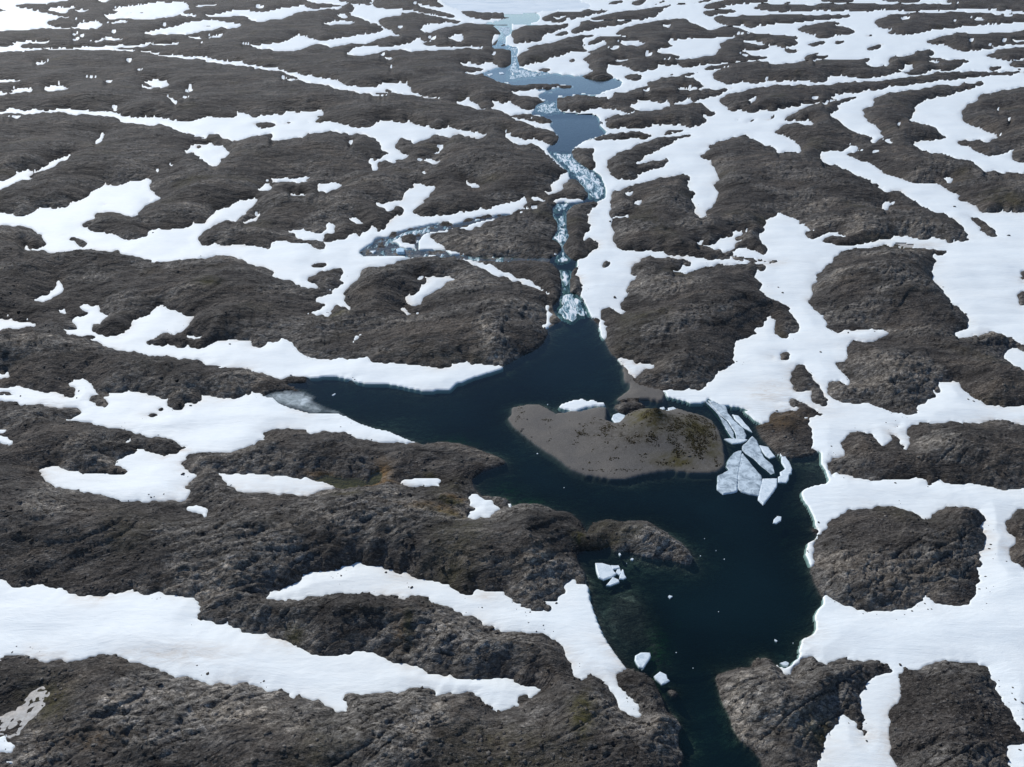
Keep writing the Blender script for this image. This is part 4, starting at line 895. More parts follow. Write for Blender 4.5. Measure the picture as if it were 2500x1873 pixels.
def snow_material(name, dirty=0.0, tint=(.86, .915, .92)):
    m, t, n = mat(name); pos = n('NewGeometry').outputs['Position']
    mp = n('Mapping'); t.links.new(pos, mp.inputs[0]); mp.inputs['Scale'].default_value = (.5, 1.6, 1)
    a = noise(t, mp.outputs[0], .09, 4, .6, .4); b = noise(t, mp.outputs[0], .8, 6, .65)
    c = mixc(t, ramp(t, a, [(.3, (0, 0, 0)), (.75, (1, 1, 1))]), tint, (tint[0]*1.05, tint[1]*1.03, tint[2]*1.01))
    c = mixc(t, 1.0, c, ramp(t, b, [(.25, (.93, .945, .96)), (.6, (1, 1, 1))]), 'MULTIPLY')
    at = n('Attribute', attribute_name='dirt')
    d = mth(t, 'MULTIPLY', at.outputs['Fac'], ramp(t, noise(t, mp.outputs[0], .5, 6, .7, 1.0), [(.35, (0, 0, 0)), (.68, (1, 1, 1))]), True)
    c = mixc(t, d, c, (.60, .52, .43))
    if dirty:
        c = mixc(t, ramp(t, noise(t, pos, 1.3, 7, .75), [(.42, (0, 0, 0)), (.62, (dirty, dirty, dirty))]), c, (.36, .34, .31))
    bp = bumpn(t, noise(t, mp.outputs[0], .13, 5, .6, .8), .6, .35); bp = bumpn(t, b, .14, .5, bp); bp = bumpn(t, noise(t, pos, 4, 4, .6), .03, .5, bp)
    bsdf(t, c, .6, bp, .25); return m
def water_material():
    m, t, n = mat('meltwater'); pos = n('NewGeometry').outputs['Position']
    at = n('Attribute', attribute_name='depth'); d = at.outputs['Fac']
    cmb = n('CombineColor')
    for i, kk in enumerate((-.75, -.48, -.56)):
        t.links.new(mth(t, 'EXPONENT', mth(t, 'MULTIPLY', d, kk)), cmb.inputs[i])
    tr = n('BsdfTransparent'); t.links.new(cmb.outputs[0], tr.inputs[0])
    lg = noise(t, pos, .035, 3, .5, .6)
    body = n('BsdfDiffuse'); t.links.new(ramp(t, lg, [(.3, (.0025, .0095, .013)), (.7, (.0050, .018, .0235))]), body.inputs[0])
    f = mth(t, 'SUBTRACT', 1.0, mth(t, 'EXPONENT', mth(t, 'MULTIPLY', d, -.36)), True)
    mx = n('MixShader'); t.links.new(f, mx.inputs[0]); t.links.new(tr.outputs[0], mx.inputs[1]); t.links.new(body.outputs[0], mx.inputs[2])
    mp = n('Mapping'); t.links.new(pos, mp.inputs[0]); mp.inputs['Scale'].default_value = (.8, 2.2, 1); mp.inputs['Rotation'].default_value = (0, 0, .15)
    bp = bumpn(t, noise(t, mp.outputs[0], 1.5, 5, .6), .035, .6)
    gl = n('BsdfGlossy'); gl.inputs['Roughness'].default_value = .06; gl.inputs['Color'].default_value = (1, 1, 1, 1); t.links.new(bp, gl.inputs['Normal'])
    fr = n('Fresnel'); fr.inputs[0].default_value = 1.33; t.links.new(bp, fr.inputs['Normal'])
    m2 = n('MixShader'); t.links.new(mth(t, 'MULTIPLY', fr.outputs[0], mth(t, 'SUBTRACT', 1.0, n('NewGeometry').outputs['Backfacing'])), m2.inputs[0]); t.links.new(mx.outputs[0], m2.inputs[1]); t.links.new(gl.outputs[0], m2.inputs[2])
    o = n('OutputMaterial'); t.links.new(m2.outputs[0], o.inputs[0]); return m
def foam_material():
    m, t, n = mat('foam'); pos = n('NewGeometry').outputs['Position']
    mp = n('Mapping'); t.links.new(pos, mp.inputs[0]); mp.inputs['Scale'].default_value = (1.9, .36, 1)
    a = mth(t, 'ADD', mth(t, 'MULTIPLY', noise(t, mp.outputs[0], .33, 4, .6, 1.2), .62), mth(t, 'MULTIPLY', noise(t, mp.outputs[0], 1.5, 5, .72, 1.4), .38))
    c = ramp(t, a, [(.40, (.012, .03, .042)), (.46, (.06, .16, .20)), (.495, (.34, .52, .57)), (.54, (.90, .93, .94))])
    bsdf(t, c, .35, bumpn(t, a, .25, .7), .5); return m
def ice_material(name, base, dark, amount, scale=1.2):
    m, t, n = mat(name); pos = n('NewGeometry').outputs['Position']
    a = noise(t, pos, scale, 7, .72, .6)
    c = mixc(t, ramp(t, a, [(.56-amount*.18, (0, 0, 0)), (.66, (1, 1, 1))]), base, dark)
    bsdf(t, c, .45, bumpn(t, noise(t, pos, 3, 5, .6), .05, .5), .4); return m
ROCK = rock_material(); GRAVEL_M = gravel_material(); SNOW = snow_material('old_snow'); WATER = water_material()
SLUSH = snow_material('wet_slush', 1.0, (.50, .50, .48))
ICE = ice_material('floe_ice', (.74, .82, .86), (.52, .62, .68), .5)
GREYICE = ice_material('grey_rotten_ice', (.62, .72, .78), (.16, .21, .25), .8, .5)
def thin_material():
    m, t, n = mat('thin_lake_ice'); pos = n('NewGeometry').outputs['Position']
    a = n('Attribute', attribute_name='thick').outputs['Fac']; z = noise(t, pos, .4, 6, .7, 1.0)
    d = n('BsdfDiffuse'); t.links.new(ramp(t, z, [(.35, (.30, .36, .37)), (.6, (.66, .74, .77))]), d.inputs[0])
    tr = n('BsdfTransparent'); mx = n('MixShader'); t.links.new(mth(t, 'MULTIPLY', a, mth(t, 'ADD', z, .25), True), mx.inputs[0])
    t.links.new(tr.outputs[0], mx.inputs[1]); t.links.new(d.outputs[0], mx.inputs[2])
    o = n('OutputMaterial'); t.links.new(mx.outputs[0], o.inputs[0]); return m
THIN = thin_material()
LAKEICE = ice_material('far_lake_ice', (.82, .87, .88), (.64, .72, .76), .6, .02)
FOAM = foam_material()

# ------------------------------------------------------------------ meshes from the grid
def tag(o, label=None, cat=None, group=None, kind=None):
    if label: o['label'] = label
    if cat: o['category'] = cat
    if group: o['group'] = group
    if kind: o['kind'] = kind
    return o
def grid_mesh(name, cells, Zs, material, attrs=None, colattr=None, origin=True):
    "cells: bool (NV-1, NU-1); builds one mesh of those quads"
    ci, cj = np.nonzero(cells)
    if len(ci) == 0: return None
    a = ci*NU+cj; q = np.stack([a, a+1, a+NU+1, a+NU], 1)
    u, inv = np.unique(q.ravel(), return_inverse=True)
    co = np.stack([X.ravel()[u], Y.ravel()[u], Zs.ravel()[u]], 1)
    c0 = co.mean(0) if origin else np.zeros(3)
    if origin: c0[2] = co[:, 2].min()
    me = bpy.data.meshes.new(name); me.vertices.add(len(u)); me.vertices.foreach_set('co', (co-c0).astype(np.float32).ravel())
    nf = len(q); me.loops.add(nf*4); me.loops.foreach_set('vertex_index', inv.astype(np.int32).ravel())
    me.polygons.add(nf); me.polygons.foreach_set('loop_start', np.arange(0, nf*4, 4, dtype=np.int32))
    me.polygons.foreach_set('use_smooth', np.ones(nf, bool))
    me.update(calc_edges=True)
    for k, v in (attrs or {}).items():
        at = me.attributes.new(k, 'FLOAT', 'POINT'); at.data.foreach_set('value', v.ravel()[u].astype(np.float32))
    if colattr is not None:
        at = me.attributes.new('cover', 'FLOAT_COLOR', 'POINT')
        at.data.foreach_set('color', np.stack([c.ravel()[u] for c in colattr], 1).astype(np.float32).ravel())
    me.materials.append(material)
    o = bpy.data.objects.new(name, me); o.location = c0; COL.objects.link(o); return o
def cells_any(m): return m[:-1, :-1] | m[1:, :-1] | m[:-1, 1:] | m[1:, 1:]
def dilate(m, n):
    for _ in range(n):
        p = np.pad(m, 1); m = p[1:-1, 1:-1] | p[:-2, 1:-1] | p[2:, 1:-1] | p[1:-1, :-2] | p[1:-1, 2:]
    return m
COVER = [lightn, moss, rust, alg]

# rock: every stretch of rock ringed by snow or water is an outcrop of its own
rlab, nr = label(rock)
nearlab = np.where(nearR >= 0, rlab.ravel()[np.maximum(nearR, 0)], -1)
region = np.where(rock, rlab, np.where(dR_out < np.maximum(3.2*CS, .5), nearlab, -1))
glab = np.where(grav, 1, 0)
def info(lab, n):
    H_, W_ = lab.shape; f = lab.ravel(); k = f >= 0
    cnt = np.bincount(f[k], minlength=n); inside = ((PX > 0) & (PX < IW) & (PY > 0) & (PY < IH)).ravel()
    ki = k & inside; ci = np.bincount(f[ki], minlength=n)
    mx = np.bincount(f[ki], PX.ravel()[ki], minlength=n)/np.maximum(ci, 1); my = np.bincount(f[ki], PY.ravel()[ki], minlength=n)/np.maximum(ci, 1)
    return cnt, ci, mx, my
def seeds(text):
    out = []
    for ln in text.strip().split('\n'):
        a, b = ln.split(' ', 1); x, y = a.split(','); out.append((float(x), float(y), b))
    return out
def assign(lab, n, table):
    "component number -> label, by the component lying under or nearest to each seed"
    got = {}
    for (x, y, txt) in table:
        j = int(round(np.interp(x, us, np.arange(NU)))); i = int(np.argmin(abs(vs-y)))
        best = None
        for r in range(0, 9):
            sub = lab[max(0, i-r):i+r+1, max(0, j-r):j+r+1]; ok = sub[sub >= 0]
            ok = ok[[int(o) not in got for o in ok]] if len(ok) else ok
            if len(ok): best = int(np.bincount(ok).argmax()); break
        if best is not None: got[best] = txt
    return got
rcnt, rin, rmx, rmy = info(rlab, nr)
rl = assign(rlab, nr, seeds(ROCKS))
reg_cells = region[:-1, :-1]
big_ground = set(int(i) for i in range(nr) if rin[i] > 12500 and i not in rl)
used = np.zeros(reg_cells.shape, bool)
for i in range(nr):
    if i in big_ground or rin[i] < 9 or (rin[i] < 60 and i not in rl): continue
    c = (reg_cells == i)
    o = grid_mesh('rock_outcrop', c, GZ, ROCK, colattr=COVER)
    if o is None: continue
    used |= c
    if i in rl: tag(o, rl[i], 'rock')
    else: tag(o, 'small dark rock outcrop standing clear of the snow, far from the camera' if rmy[i] < 420 else 'small dark rock outcrop ringed by snow or water', 'rock', 'small outcrops poking out of the snow' if rmy[i] >= 420 else 'small distant outcrops in the snow')
for i in sorted(big_ground):
    c = (reg_cells == i) & ~used
    o = grid_mesh('rocky_ground', c, GZ, ROCK, colattr=COVER)
    used |= c; tag(o, kind='structure')
gv, ng = label(grav); gcnt, gin, gmx, gmy = info(gv, ng)
gl_ = assign(gv, ng, seeds(GRAVEL))
for i, txt in gl_.items():
    c = cells_any(dilate(gv == i, 2)) & ~used
    o = grid_mesh('gravel_bar', c, GZ, GRAVEL_M, colattr=COVER); tag(o, txt, 'gravel bar'); used |= c
o = grid_mesh('ground', ~used, GZ, ROCK, colattr=COVER); tag(o, kind='structure')

# water
lakeish = (M == 2) | (M == 4)
wcell = cells_any(dilate(lakeish, 2))
depth = np.clip(Z0-GZ, 0, 9)
farlake = (M == 5)
wc = wcell & (PY[:-1, :-1] > 700); o = grid_mesh('lake_water', wc, Z0, WATER, {'depth': depth}); tag(o, kind='structure')
wc2 = wcell & ~(PY[:-1, :-1] > 700); o = grid_mesh('stream_water', wc2, Z0, WATER, {'depth': depth}); tag(o, kind='structure')
o = grid_mesh('meltwater_pool', cells_any(dilate(M == 6, 2)), Z0, WATER, {'depth': depth}); tag(o, kind='structure')
o = grid_mesh('lake_ice', cells_any(dilate(farlake, 1)), Z0+.06, LAKEICE); tag(o, kind='structure')
thin = (M == 4)
dT, _ = jfa(~thin, (8, 4, 2, 1))
tk = np.clip(dT/3.0+.25*pn(X/4, Y/4, 61)+.7*spot(700, 975, 40, 10), 0, 1)*thin
o = grid_mesh('thin_ice_sheet', cells_any(dilate(thin, 1)), Z0+.035, THIN, {'thick': tk})
tag(o, 'thin grey rotten ice sheet floating at the tip of the left snow field', 'ice sheet')
# whitewater of the cascades
VM = np.zeros((1873, 2500), np.uint8)
for ln in RAPIDS.strip().split('\n'):
    p = ln.split(' ', 1); a, b, s = p[0].split(','); fillpoly(VM, parse(p[1], float(s), float(a), float(b)), 1, 0, 0, 2500, 1873)
vm = VM[refl(np.round(PY), 1873), refl(np.round(PX), 2500)] > 0
vm &= wet
bn = braid & wet & (pn(X/1.6, Y/5, 205)+.5*pn(X/.8, Y/2.5, 206) > .42)
vm |= bn
dV, _ = jfa(~vm, (8, 4, 2, 1))
vz = Z0+.15+.09*pn(X/.9, Y/2.4, 72)+.14*pn(X/2.4, Y/6, 73)-.42*np.exp(-dV/(1.8*CS))*(1+1.5*pn(X/1.6, Y/4, 74))
vl, nvv = label(vm)
o = grid_mesh('whitewater', cells_any(dilate(vm, 1)), np.where(vm, vz, Z0-.3), FOAM); tag(o, kind='structure')

# snow
slab, ns = label(snow & (M == 1))
scnt, sin_, smx, smy = info(slab, ns)
sl_ = assign(slab, ns, seeds(SNOWS))
snear = np.where(nearS >= 0, slab.ravel()[np.maximum(nearS, 0)], -1)
sreg = np.where(snow & (M == 1), slab, np.where(dS_out < 2.4*CS, snear, -1))
rimd = np.exp(-dS_in/1.6)*np.clip(pn(X/14, Y/14, 81)*2-.1, 0, 1)
for a in [(2260, 600, 40, 8), (1880, 642, 40, 8), (1180, 1458, 40, 12), (430, 1600, 150, 26), (1960, 1000, 90, 25), (440, 1100, 30, 8), (1880, 960, 60, 30), (1790, 1110, 60, 30)]:
    rimd = np.maximum(rimd, .8*spot(*a))
dirt = np.clip(rimd, 0, 1)
f = sreg[:-1, :-1]
PLACES = [(1400, 15, 'the frozen lake'), (1480, 195, 'the pond'), (1390, 320, 'the upper pool'), (1420, 430, 'the upper rapids'), (1000, 600, 'the braided side stream'), (1080, 790, 'the round left knoll'), (1560, 388, 'the hook-shaped rock'), (800, 100, 'the far dark cliff'), (512, 374, 'the splash-shaped snow patch'), (384, 206, 'the oval snow patch'), (2200, 1350, 'the twin-topped knoll'), (60, 40, 'the bright top left snow'), (40, 440, 'the slanting strip at the left edge'), (40, 210, 'the flat snow at the far left edge'), (2300, 48, 'the speckled ridge at the top right'), (2280, 100, 'the low tapering far ridge'), (2436, 300, 'the dark hill at the right edge'), (2026, 168, 'the curved far ridge'), (2160, 344, 'the dark slope between the two upper right snow tongues'), (1700, 116, 'the far plateau\'s broad snow'), (1690, 780, 'the crumpled knoll'), (300, 900, 'the long cracked-edge snow field'), (750, 300, 'the long upper left snow band'), (700, 160, 'the thin diagonal snow strip'), (2300, 1110, 'the lumpy right ridge'), (1940, 700, 'the right snow field')]
def autolabel(lab_, i, kind_, x, y):
    k = (lab_ == i); w__ = np.ptp(PX[k]) if k.any() else 1; h__ = np.ptp(PY[k])+3
    shp = 'thin' if w__ > 7*h__ else 'long' if w__ > 3.5*h__ else 'wedge-like' if w__ > 2*h__ else 'compact'
    n_ = k.sum(); sz = 'tiny' if n_ < 22 else 'small' if n_ < 60 else 'modest'
    px_, py_, nm = min(PLACES, key=lambda p: (p[0]-x)**2+((p[1]-y)*1.8)**2)
    dx_, dy_ = x-px_, (y-py_)*1.5
    far_ = 'just ' if math.hypot(dx_, dy_) < 110 else '' if math.hypot(dx_, dy_) < 260 else 'well '
    rel = ('left of' if dx_ < 0 else 'right of') if abs(dx_) > abs(dy_) else ('above' if dy_ < 0 else 'below')
    return '%s %s %s %s%s %s' % (sz, shp, kind_, far_, rel, nm)
from collections import defaultdict
autos = defaultdict(list)
big_snow = set(int(i) for i in range(ns) if sin_[i] > 30000)
flecks = 0
for i in range(ns):
    if scnt[i] < 12: continue
    c = (sreg == i); c = cells_any(c) if scnt[i] < 20000 else c[:-1, :-1] | cells_any(c & False)
    o = grid_mesh('snow_field' if i in big_snow else 'snow_patch', c, SZ, SNOW, {'dirt': dirt})
    if i in big_snow: tag(o, kind='structure')
    elif i in sl_: tag(o, sl_[i], 'snow patch')
    else: tag(o, autolabel(slab, i, 'snow patch', smx[i] if sin_[i] else PX[slab == i].mean(), smy[i] if sin_[i] else PY[slab == i].mean()), 'snow patch'); autos[o['label']].append(o)
for txt_, os_ in autos.items():
    if len(os_) > 1:
        for o in os_: o['group'] = 'small snow patches on the rock'
tinysnow = np.isin(slab, [i for i in range(ns) if scnt[i] < 12]) & (slab >= 0) | (M == 8)
o = grid_mesh('snow_flecks', cells_any(tinysnow), np.where(tinysnow, SZ, np.where(snow, SZ-.1, GZ-.3)), SNOW); tag(o, kind='stuff')
sd_, nsd = label(M == 7)
for i in range(nsd):
    cc_, ci_, mxx, myy = info(sd_, nsd)
    if ci_[i] < 20: continue
    o = grid_mesh('slush_patch', cells_any(dilate(sd_ == i, 1)), Z0+.07+.03*pn(X/1.4, Y/1.4, 34), SLUSH, {'dirt': dirt})
    tag(o, 'grey slush speckled with stones in the lower left corner' if myy[i] > 900 else 'dirty brown melt patch on the snow above the round knoll', 'slush')
# ------------------------------------------------------------------ ice floes: each its own slab
rnd = random.Random(5)
def add_ice(px_pts, material, label_, thick, name='ice_floe', lift=.16, kindtilt=True):
    P = [place(x, y) for x, y in px_pts]
    pts = [Vector((float(p[0]), float(p[1]))) for p in P]; z = float(P[0][2])
    # refine the outline
    out = []
    for i, p in enumerate(pts):
        q = pts[(i+1) % len(pts)]; L = (q-p).length; n = max(1, min(8, int(L/.7)))
        for k in range(n):
            a = p.lerp(q, k/n)
            if k: a = a+Vector((rnd.uniform(-.09, .09), rnd.uniform(-.09, .09)))*min(1, L/2)
            out.append(a)
    c = sum(out, Vector((0, 0)))/len(out)
    area = sum(out[i].x*out[(i+1) % len(out)].y-out[(i+1) % len(out)].x*out[i].y for i in range(len(out)))
    if area < 0: out.reverse()
    n = len(out); rs = math.sqrt(abs(area)/2)
    V = []; F = []
    inset = [min(.16, rs*.08), 0, -min(.2, rs*.06), min(.25, rs*.06)]; zs = [lift+.04, lift-.03, -.16, -thick]
    nrm = []
    for i in range(n):
        e = (out[(i+1) % n]-out[i-1]).normalized(); nrm.append(Vector((-e.y, e.x)))
    for r, (s, zz) in enumerate(zip(inset, zs)):
        for i in range(n):
            p = out[i]+nrm[i]*s-c; V.append((p.x, p.y, zz+(rnd.uniform(-.02, .02) if r == 0 else 0)))
    F.append(list(range(n)))
    for r in range(3):
        for i in range(n):
            a = r*n+i; b = r*n+(i+1) % n; F.append((a, a+n, b+n, b))
    F.append(list(range(4*n-1, 3*n-1, -1)))
    me = bpy.data.meshes.new(name); me.from_pydata(V, [], F); me.update()
    me.materials.append(material); o = bpy.data.objects.new(name, me); o.location = (c.x, c.y, z); COL.objects.link(o)
    if kindtilt: o.rotation_euler = (rnd.uniform(-.035, .035), rnd.uniform(-.03, .03), 0)
    tag(o, label_, 'ice floe'); return o
BLUE = ice_material('blue_ice', (.50, .68, .80), (.35, .55, .72), .5)
for ln in FLOES.strip().split('\n'):
    hd, pp = ln.split('|'); a, kind_, lb = hd.split(' ', 2); ox, oy, s = a.split(',')
    big_ = kind_ == 'BLUE'
    add_ice([tuple(v) for v in parse(pp, float(s), float(ox), float(oy))], {'ICE': ICE, 'GREY': GREYICE, 'BLUE': BLUE}[kind_], lb, .5, lift=.9 if big_ else (.2 if kind_ == 'ICE' else .13))
# small bits of drifting ice
bits = [(1312, 1108), (1287, 1080), (1483, 1030), (1485, 1036), (1710, 1358), (1830, 1371), (1768, 1366), (1758, 1378), (1748, 1345), (1788, 1344), (1600, 1355), (1582, 1374), (1690, 1380), (1499, 1448), (1545, 1424), (1598, 1553), (1613, 1493), (1754, 1494), (1766, 1555), (1692, 1632), (1705, 1543), (1651, 1594), (1561, 1576), (1567, 1636), (1825, 1561), (1943, 1448), (1936, 1571), (1914, 1386), (1418, 1350), (1530, 1376), (1508, 1366), (1680, 1248), (1377, 1191), (1350, 1168), (1415, 956), (1337, 988), (1738, 1038), (1741, 1048), (1747, 1052), (1752, 1055), (1744, 1060), (1860, 1176), (1837, 1386), (1664, 1390), (1720, 1316)]
bm0 = None
for k, (bx, by) in enumerate(bits[:12:2]+bits[17:22:2]+bits[23::3]):
    r = rnd.uniform(.9, 1.9)
    pts = [(bx+r*math.cos(a)*rnd.uniform(.7, 1.2), by+r*.7*math.sin(a)*rnd.uniform(.7, 1.2)) for a in [j*math.tau/6 for j in range(6)]]
    o = add_ice(pts, ICE, 'tiny white bit of ice drifting on the dark lake', .1, 'ice_chip', .07)
    o['category'] = 'ice chip'; o['group'] = 'tiny drifting bits of ice'

# ------------------------------------------------------------------ boulders
def stone_mesh(seed, sub=2, flat=.6):
    import bmesh
    r = random.Random(seed); bm = bmesh.new(); bmesh.ops.create_icosphere(bm, subdivisions=sub, radius=1)
    planes = [(Vector((r.gauss(0, 1), r.gauss(0, 1), r.gauss(0, .8))).normalized(), r.uniform(.55, .9)) for _ in range(9)]
    for v in bm.verts:
        for nn, d in planes:
            k = v.co.dot(nn)
            if k > d: v.co -= nn*(k-d)*.9
        v.co.x *= 1.25; v.co.z *= flat; v.co += Vector((r.uniform(-.03, .03), r.uniform(-.03, .03), r.uniform(-.03, .03)))
    me = bpy.data.meshes.new('boulder'); bm.to_mesh(me); bm.free()
    at = me.attributes.new('cover', 'FLOAT_COLOR', 'POINT'); at.data.foreach_set('color', np.tile([.55, 0, 0, 0], len(me.vertices)).astype(np.float32))
    me.materials.append(ROCK); return me
smesh = [stone_mesh(s) for s in range(7)]
ZS = np.where(snow, np.maximum(SZ, GZ), np.where(wet, Z0-.1, GZ))
def surf(px, py):
    j = np.interp(px, us, np.arange(NU)); i = np.interp(-py, -vs, np.arange(NV)); i0 = int(i); j0 = int(j); a = i-i0; b = j-j0
    f_ = lambda A: (A[i0, j0]*(1-a)+A[i0+1, j0]*a)*(1-b)+(A[i0, j0+1]*(1-a)+A[i0+1, j0+1]*a)*b
    return float(f_(X)), float(f_(Y)), float(f_(ZS)), float(CS[i0, j0])
def boulder(px, py, wpx, lb, group=None):
    x, y, z, cs = surf(px, py); r = wpx/2.5*cs/CELL
    o = bpy.data.objects.new('boulder', rnd.choice(smesh)); COL.objects.link(o)
    o.location = (x, y, z+r*.15); o.scale = (r, r*rnd.uniform(.8, 1.1), r*rnd.uniform(.8, 1.2)); o.rotation_euler = (rnd.uniform(-.2, .2), rnd.uniform(-.2, .2), rnd.uniform(0, 6.28))
    tag(o, lb, 'boulder', group)
for (px, py, w_, lb) in [
    (2226, 1494, 6, 'dark boulder on the snow just under the twin-topped knoll'), (2197, 1625, 9, 'dark boulder pair lying on the snow between the slab rocks and the bottom right dome'),
    (2115, 1811, 7, 'small boulder on the snow at the tip of the pointed slab rock'), (2071, 1768, 4, 'tiny boulder on the snow left of the pointed slab rock'),
    (2493, 1720, 7, 'small boulder on the snow near the bottom right edge'), (2185, 1182, 7, 'dark boulder on the snow below the notched end of the right ridge'),
    (2029, 1093, 5, 'lone boulder on the snow left of the notched ridge'), (2363, 978, 7, 'left boulder of two on the snow above the lumpy right ridge'),
    (2376, 982, 6, 'right boulder of two on the snow above the lumpy right ridge'), (1998, 1278, 7, 'boulder on the snow strip between the lake and the twin-topped knoll'),
    (2329, 508, 8, 'lone boulder on the upper right snow tongue'), (2461, 578, 9, 'flat boulder on the wide right snow beside the slanting sliver'),
    (1910, 717, 7, 'boulder on the snow left of the round right knoll'), (1900, 703, 5, 'smaller boulder on the snow upper left of the round right knoll'),
    (1501, 729, 11, 'dark boulder on the snow right of the lake head'), (1489, 542, 8, 'boulder at the edge of the snow strip beside the lower cascade'),
    (447, 1160, 11, 'leaning dark boulder at the right end of the left snow patch'), (51, 969, 6, 'boulder on the left end of the left snow field'),
    (193, 957, 6, 'boulder in the narrow snow neck above the left snow field'), (189, 976, 5, 'lower boulder in the narrow snow neck above the left snow field'),
    (466, 993, 8, 'small boulder on the left snow field under the dark rocks'), (395, 1000, 10, 'boulder in the speckled part of the left snow field'),
    (96, 1810, 11, 'rounded grey boulder near the slush in the bottom left corner'), (178, 1837, 9, 'grey boulder right of the rounded one, bottom left'),
    (1005, 1436, 9, 'slab boulder at the upper edge of the long bottom rock ridge'), (1530, 1706, 5, 'tiny boulder on the narrow snow tongue at the outlet'),
    (562, 844, 8, 'boulder at the upper edge of the cracked-edge snow field'), (374, 571, 5, 'boulder on the snow under the branching field\'s dark cliff'),
    (1000, 1233, 18, 'right pale slab boulder lying on the brown slope left of the lake'), (978, 1233, 15, 'left pale slab boulder lying on the brown slope left of the lake'),
    (2003, 862, 7, 'boulder on the snow left of the lumpy right knoll'), (2065, 905, 6, 'boulder at the tip of the lumpy right knoll'), (2070, 815, 7, 'boulder on the snow under the round right knoll'),
    (2084, 834, 6, 'boulder beside the top of the lumpy right knoll'), (50, 772, 14, 'brownish boulder heap stone above the flat left-edge snow patch'), (1287, 1028, 6, 'lone dark stone on the left tip of the gravel island')]:
    boulder(px, py, w_, lb)
# loose boulders scattered over the near rock
n_ = 0; tries = 0
while n_ < 120 and tries < 6000:
    tries += 1; px = rnd.uniform(5, 2495); py = rnd.uniform(700, 1868)
    i = int(np.argmin(abs(vs-py))); j = int(round(float(np.interp(px, us, np.arange(NU)))))
    if rock[i, j] and dN[i, j] > 1.5 and stony[i, j] < .75:
        boulder(px, py, rnd.choice([5, 5, 6, 7, 8]), 'loose grey boulder resting on the dark rocky ground', 'loose boulders on the rocky ground'); n_ += 1
# small stones, far too many to count
def scatter(name, n, size, test, seed, material, dens=None, flat=.6, zoff=0, cov=(.5, 0, 0, 0), proto_sub=1):
    g = np.random.default_rng(seed)
    px = g.uniform(-100, 2600, n); py = g.uniform(*dens, n)
    j = np.interp(px, us, np.arange(NU)); i = np.interp(-py, -vs, np.arange(NV)); i0 = i.astype(int); j0 = j.astype(int)
    ok = test(i0, j0, g); i0, j0, i, j = i0[ok], j0[ok], i[ok], j[ok]; a = i-i0; b = j-j0
    f_ = lambda A: (A[i0, j0]*(1-a)+A[i0+1, j0]*a)*(1-b)+(A[i0, j0+1]*(1-a)+A[i0+1, j0+1]*a)*b
    ctr = np.stack([f_(X), f_(Y), f_(ZS)+zoff], 1); k = len(ctr)
    import bmesh
    bm = bmesh.new(); bmesh.ops.create_icosphere(bm, subdivisions=proto_sub, radius=1)
    v0 = np.array([v.co[:] for v in bm.verts]); f0 = np.array([[v.index for v in f.verts] for f in bm.faces]); bm.free()
    r = size[0]+(size[1]-size[0])*g.random(k)**3
    V = v0[None]*(1+.25*g.standard_normal((k, len(v0), 1)))*r[:, None, None]*np.stack([g.uniform(.8, 1.5, k), g.uniform(.8, 1.3, k), g.uniform(.6, 1.0, k)*flat], 1)[:, None]+ctr[:, None]
    F = (f0[None]+(np.arange(k)*len(v0))[:, None, None]).reshape(-1, 3)
    me = bpy.data.meshes.new(name); V = V.reshape(-1, 3); me.vertices.add(len(V)); me.vertices.foreach_set('co', V.astype(np.float32).ravel())
    me.loops.add(F.size); me.loops.foreach_set('vertex_index', F.astype(np.int32).ravel()); me.polygons.add(len(F))
    me.polygons.foreach_set('loop_start', np.arange(0, F.size, 3, dtype=np.int32)); me.update(calc_edges=True)
    at = me.attributes.new('cover', 'FLOAT_COLOR', 'POINT'); cc = np.tile(np.array(cov, np.float32), (len(V), 1)); at.data.foreach_set('color', cc.ravel())
    me.materials.append(material); o = bpy.data.objects.new(name, me); COL.objects.link(o); tag(o, kind='stuff'); return o
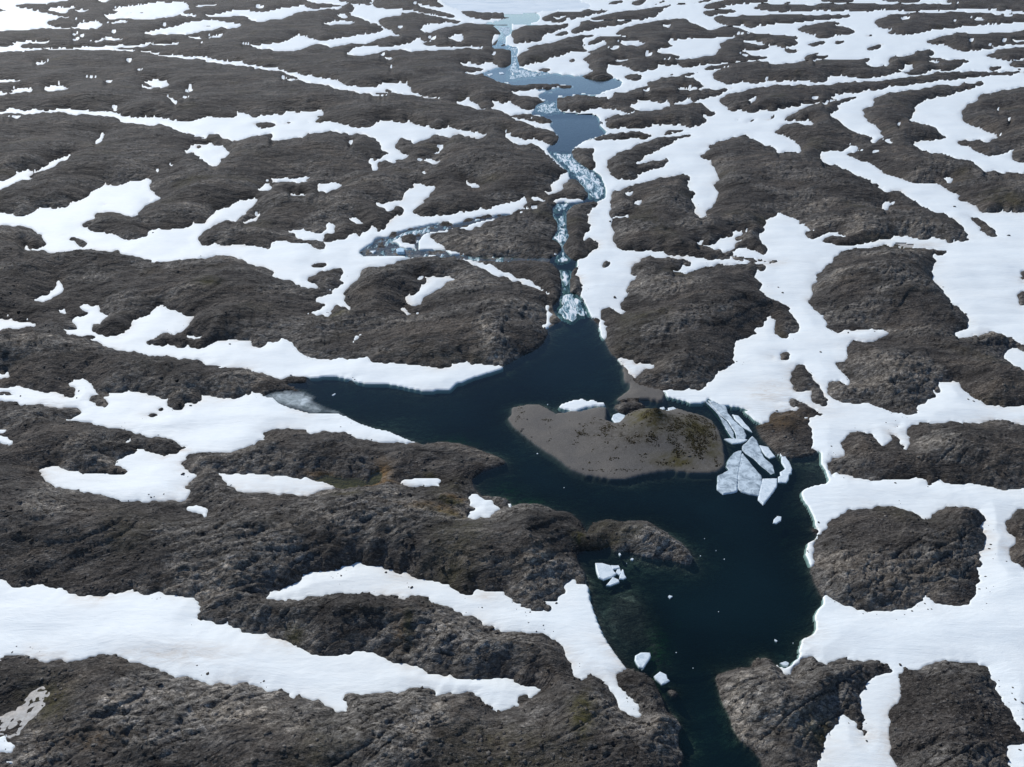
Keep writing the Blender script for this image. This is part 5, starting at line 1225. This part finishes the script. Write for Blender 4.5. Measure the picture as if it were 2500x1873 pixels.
scatter('scattered_stones', 16000, (.10, .42), lambda i, j, g: (rock[i, j] | (grav[i, j] & (g.random(len(i)) < .10))) & (dN[i, j]+grav[i, j] > .3) & (g.random(len(i)) < .35+.65*(1-stony[i, j])), 3, ROCK, (620, 1900), cov=(.75, 0, 0, 0))
scatter('stream_rocks', 9000, (.12, .55), lambda i, j, g: (vm[i, j] | (wet[i, j] & (dW_in[i, j] < 1.2))) & (PY[i, j] < 760), 12, ROCK, (60, 770), cov=(.05, 0, 0, 0))
rimset = lambda i, j, g: (snow[i, j] & (dR_out[i, j] < 2.2) & (dR_out[i, j] > .2) & (pn(X[i, j]/9, Y[i, j]/9, 91) > .2))
scatter('stones_on_snow_edge', 6000, (.07, .24), rimset, 4, ROCK, (480, 1900), cov=(.35, 0, 0, 0))

# ------------------------------------------------------------------ mossy tufts on the gravel island
def tuft(i, j, g):
    px, py = PX[i, j], PY[i, j]
    d = np.maximum.reduce([1.05*np.exp(-((px-1690)/62)**2-((py-1082)/55)**2), .85*np.exp(-((px-1590)/45)**2-((py-1042)/24)**2), .9*np.exp(-((px-1700)/50)**2-((py-1060)/40)**2), .6*np.exp(-((px-1460)/55)**2-((py-1055)/18)**2), .45*np.exp(-((px-1540)/120)**2-((py-1080)/35)**2), .7*np.exp(-((px-1655)/60)**2-((py-1135)/9)**2)])
    line = np.exp(-((py-(1153-.00035*(px-1500)**2))/2.0)**2)*(px > 1420)*(px < 1570)*.5
    nz = pn(X[i, j]/3.5, Y[i, j]/3.5, 95)+.6*pn(X[i, j]/1.2, Y[i, j]/1.2, 96)
    return grav[i, j] & (dG_in[i, j] > 1.0) & ((d*1.1+nz*.75 > .46+.45*g.random(len(i))) | (line > g.random(len(i))))
MOSSY, t_, n__ = mat('dry_moss'); p_ = n__('NewGeometry').outputs['Position']
bsdf(t_, ramp(t_, noise(t_, p_, .35, 5, .7), [(.3, (.022, .017, .011)), (.5, (.034, .028, .014)), (.68, (.052, .046, .014))]), .95, bumpn(t_, noise(t_, p_, 12, 3), .05), .1)
scatter('moss_tufts', 200000, (.06, .20), tuft, 8, MOSSY, (990, 1160), flat=.55)
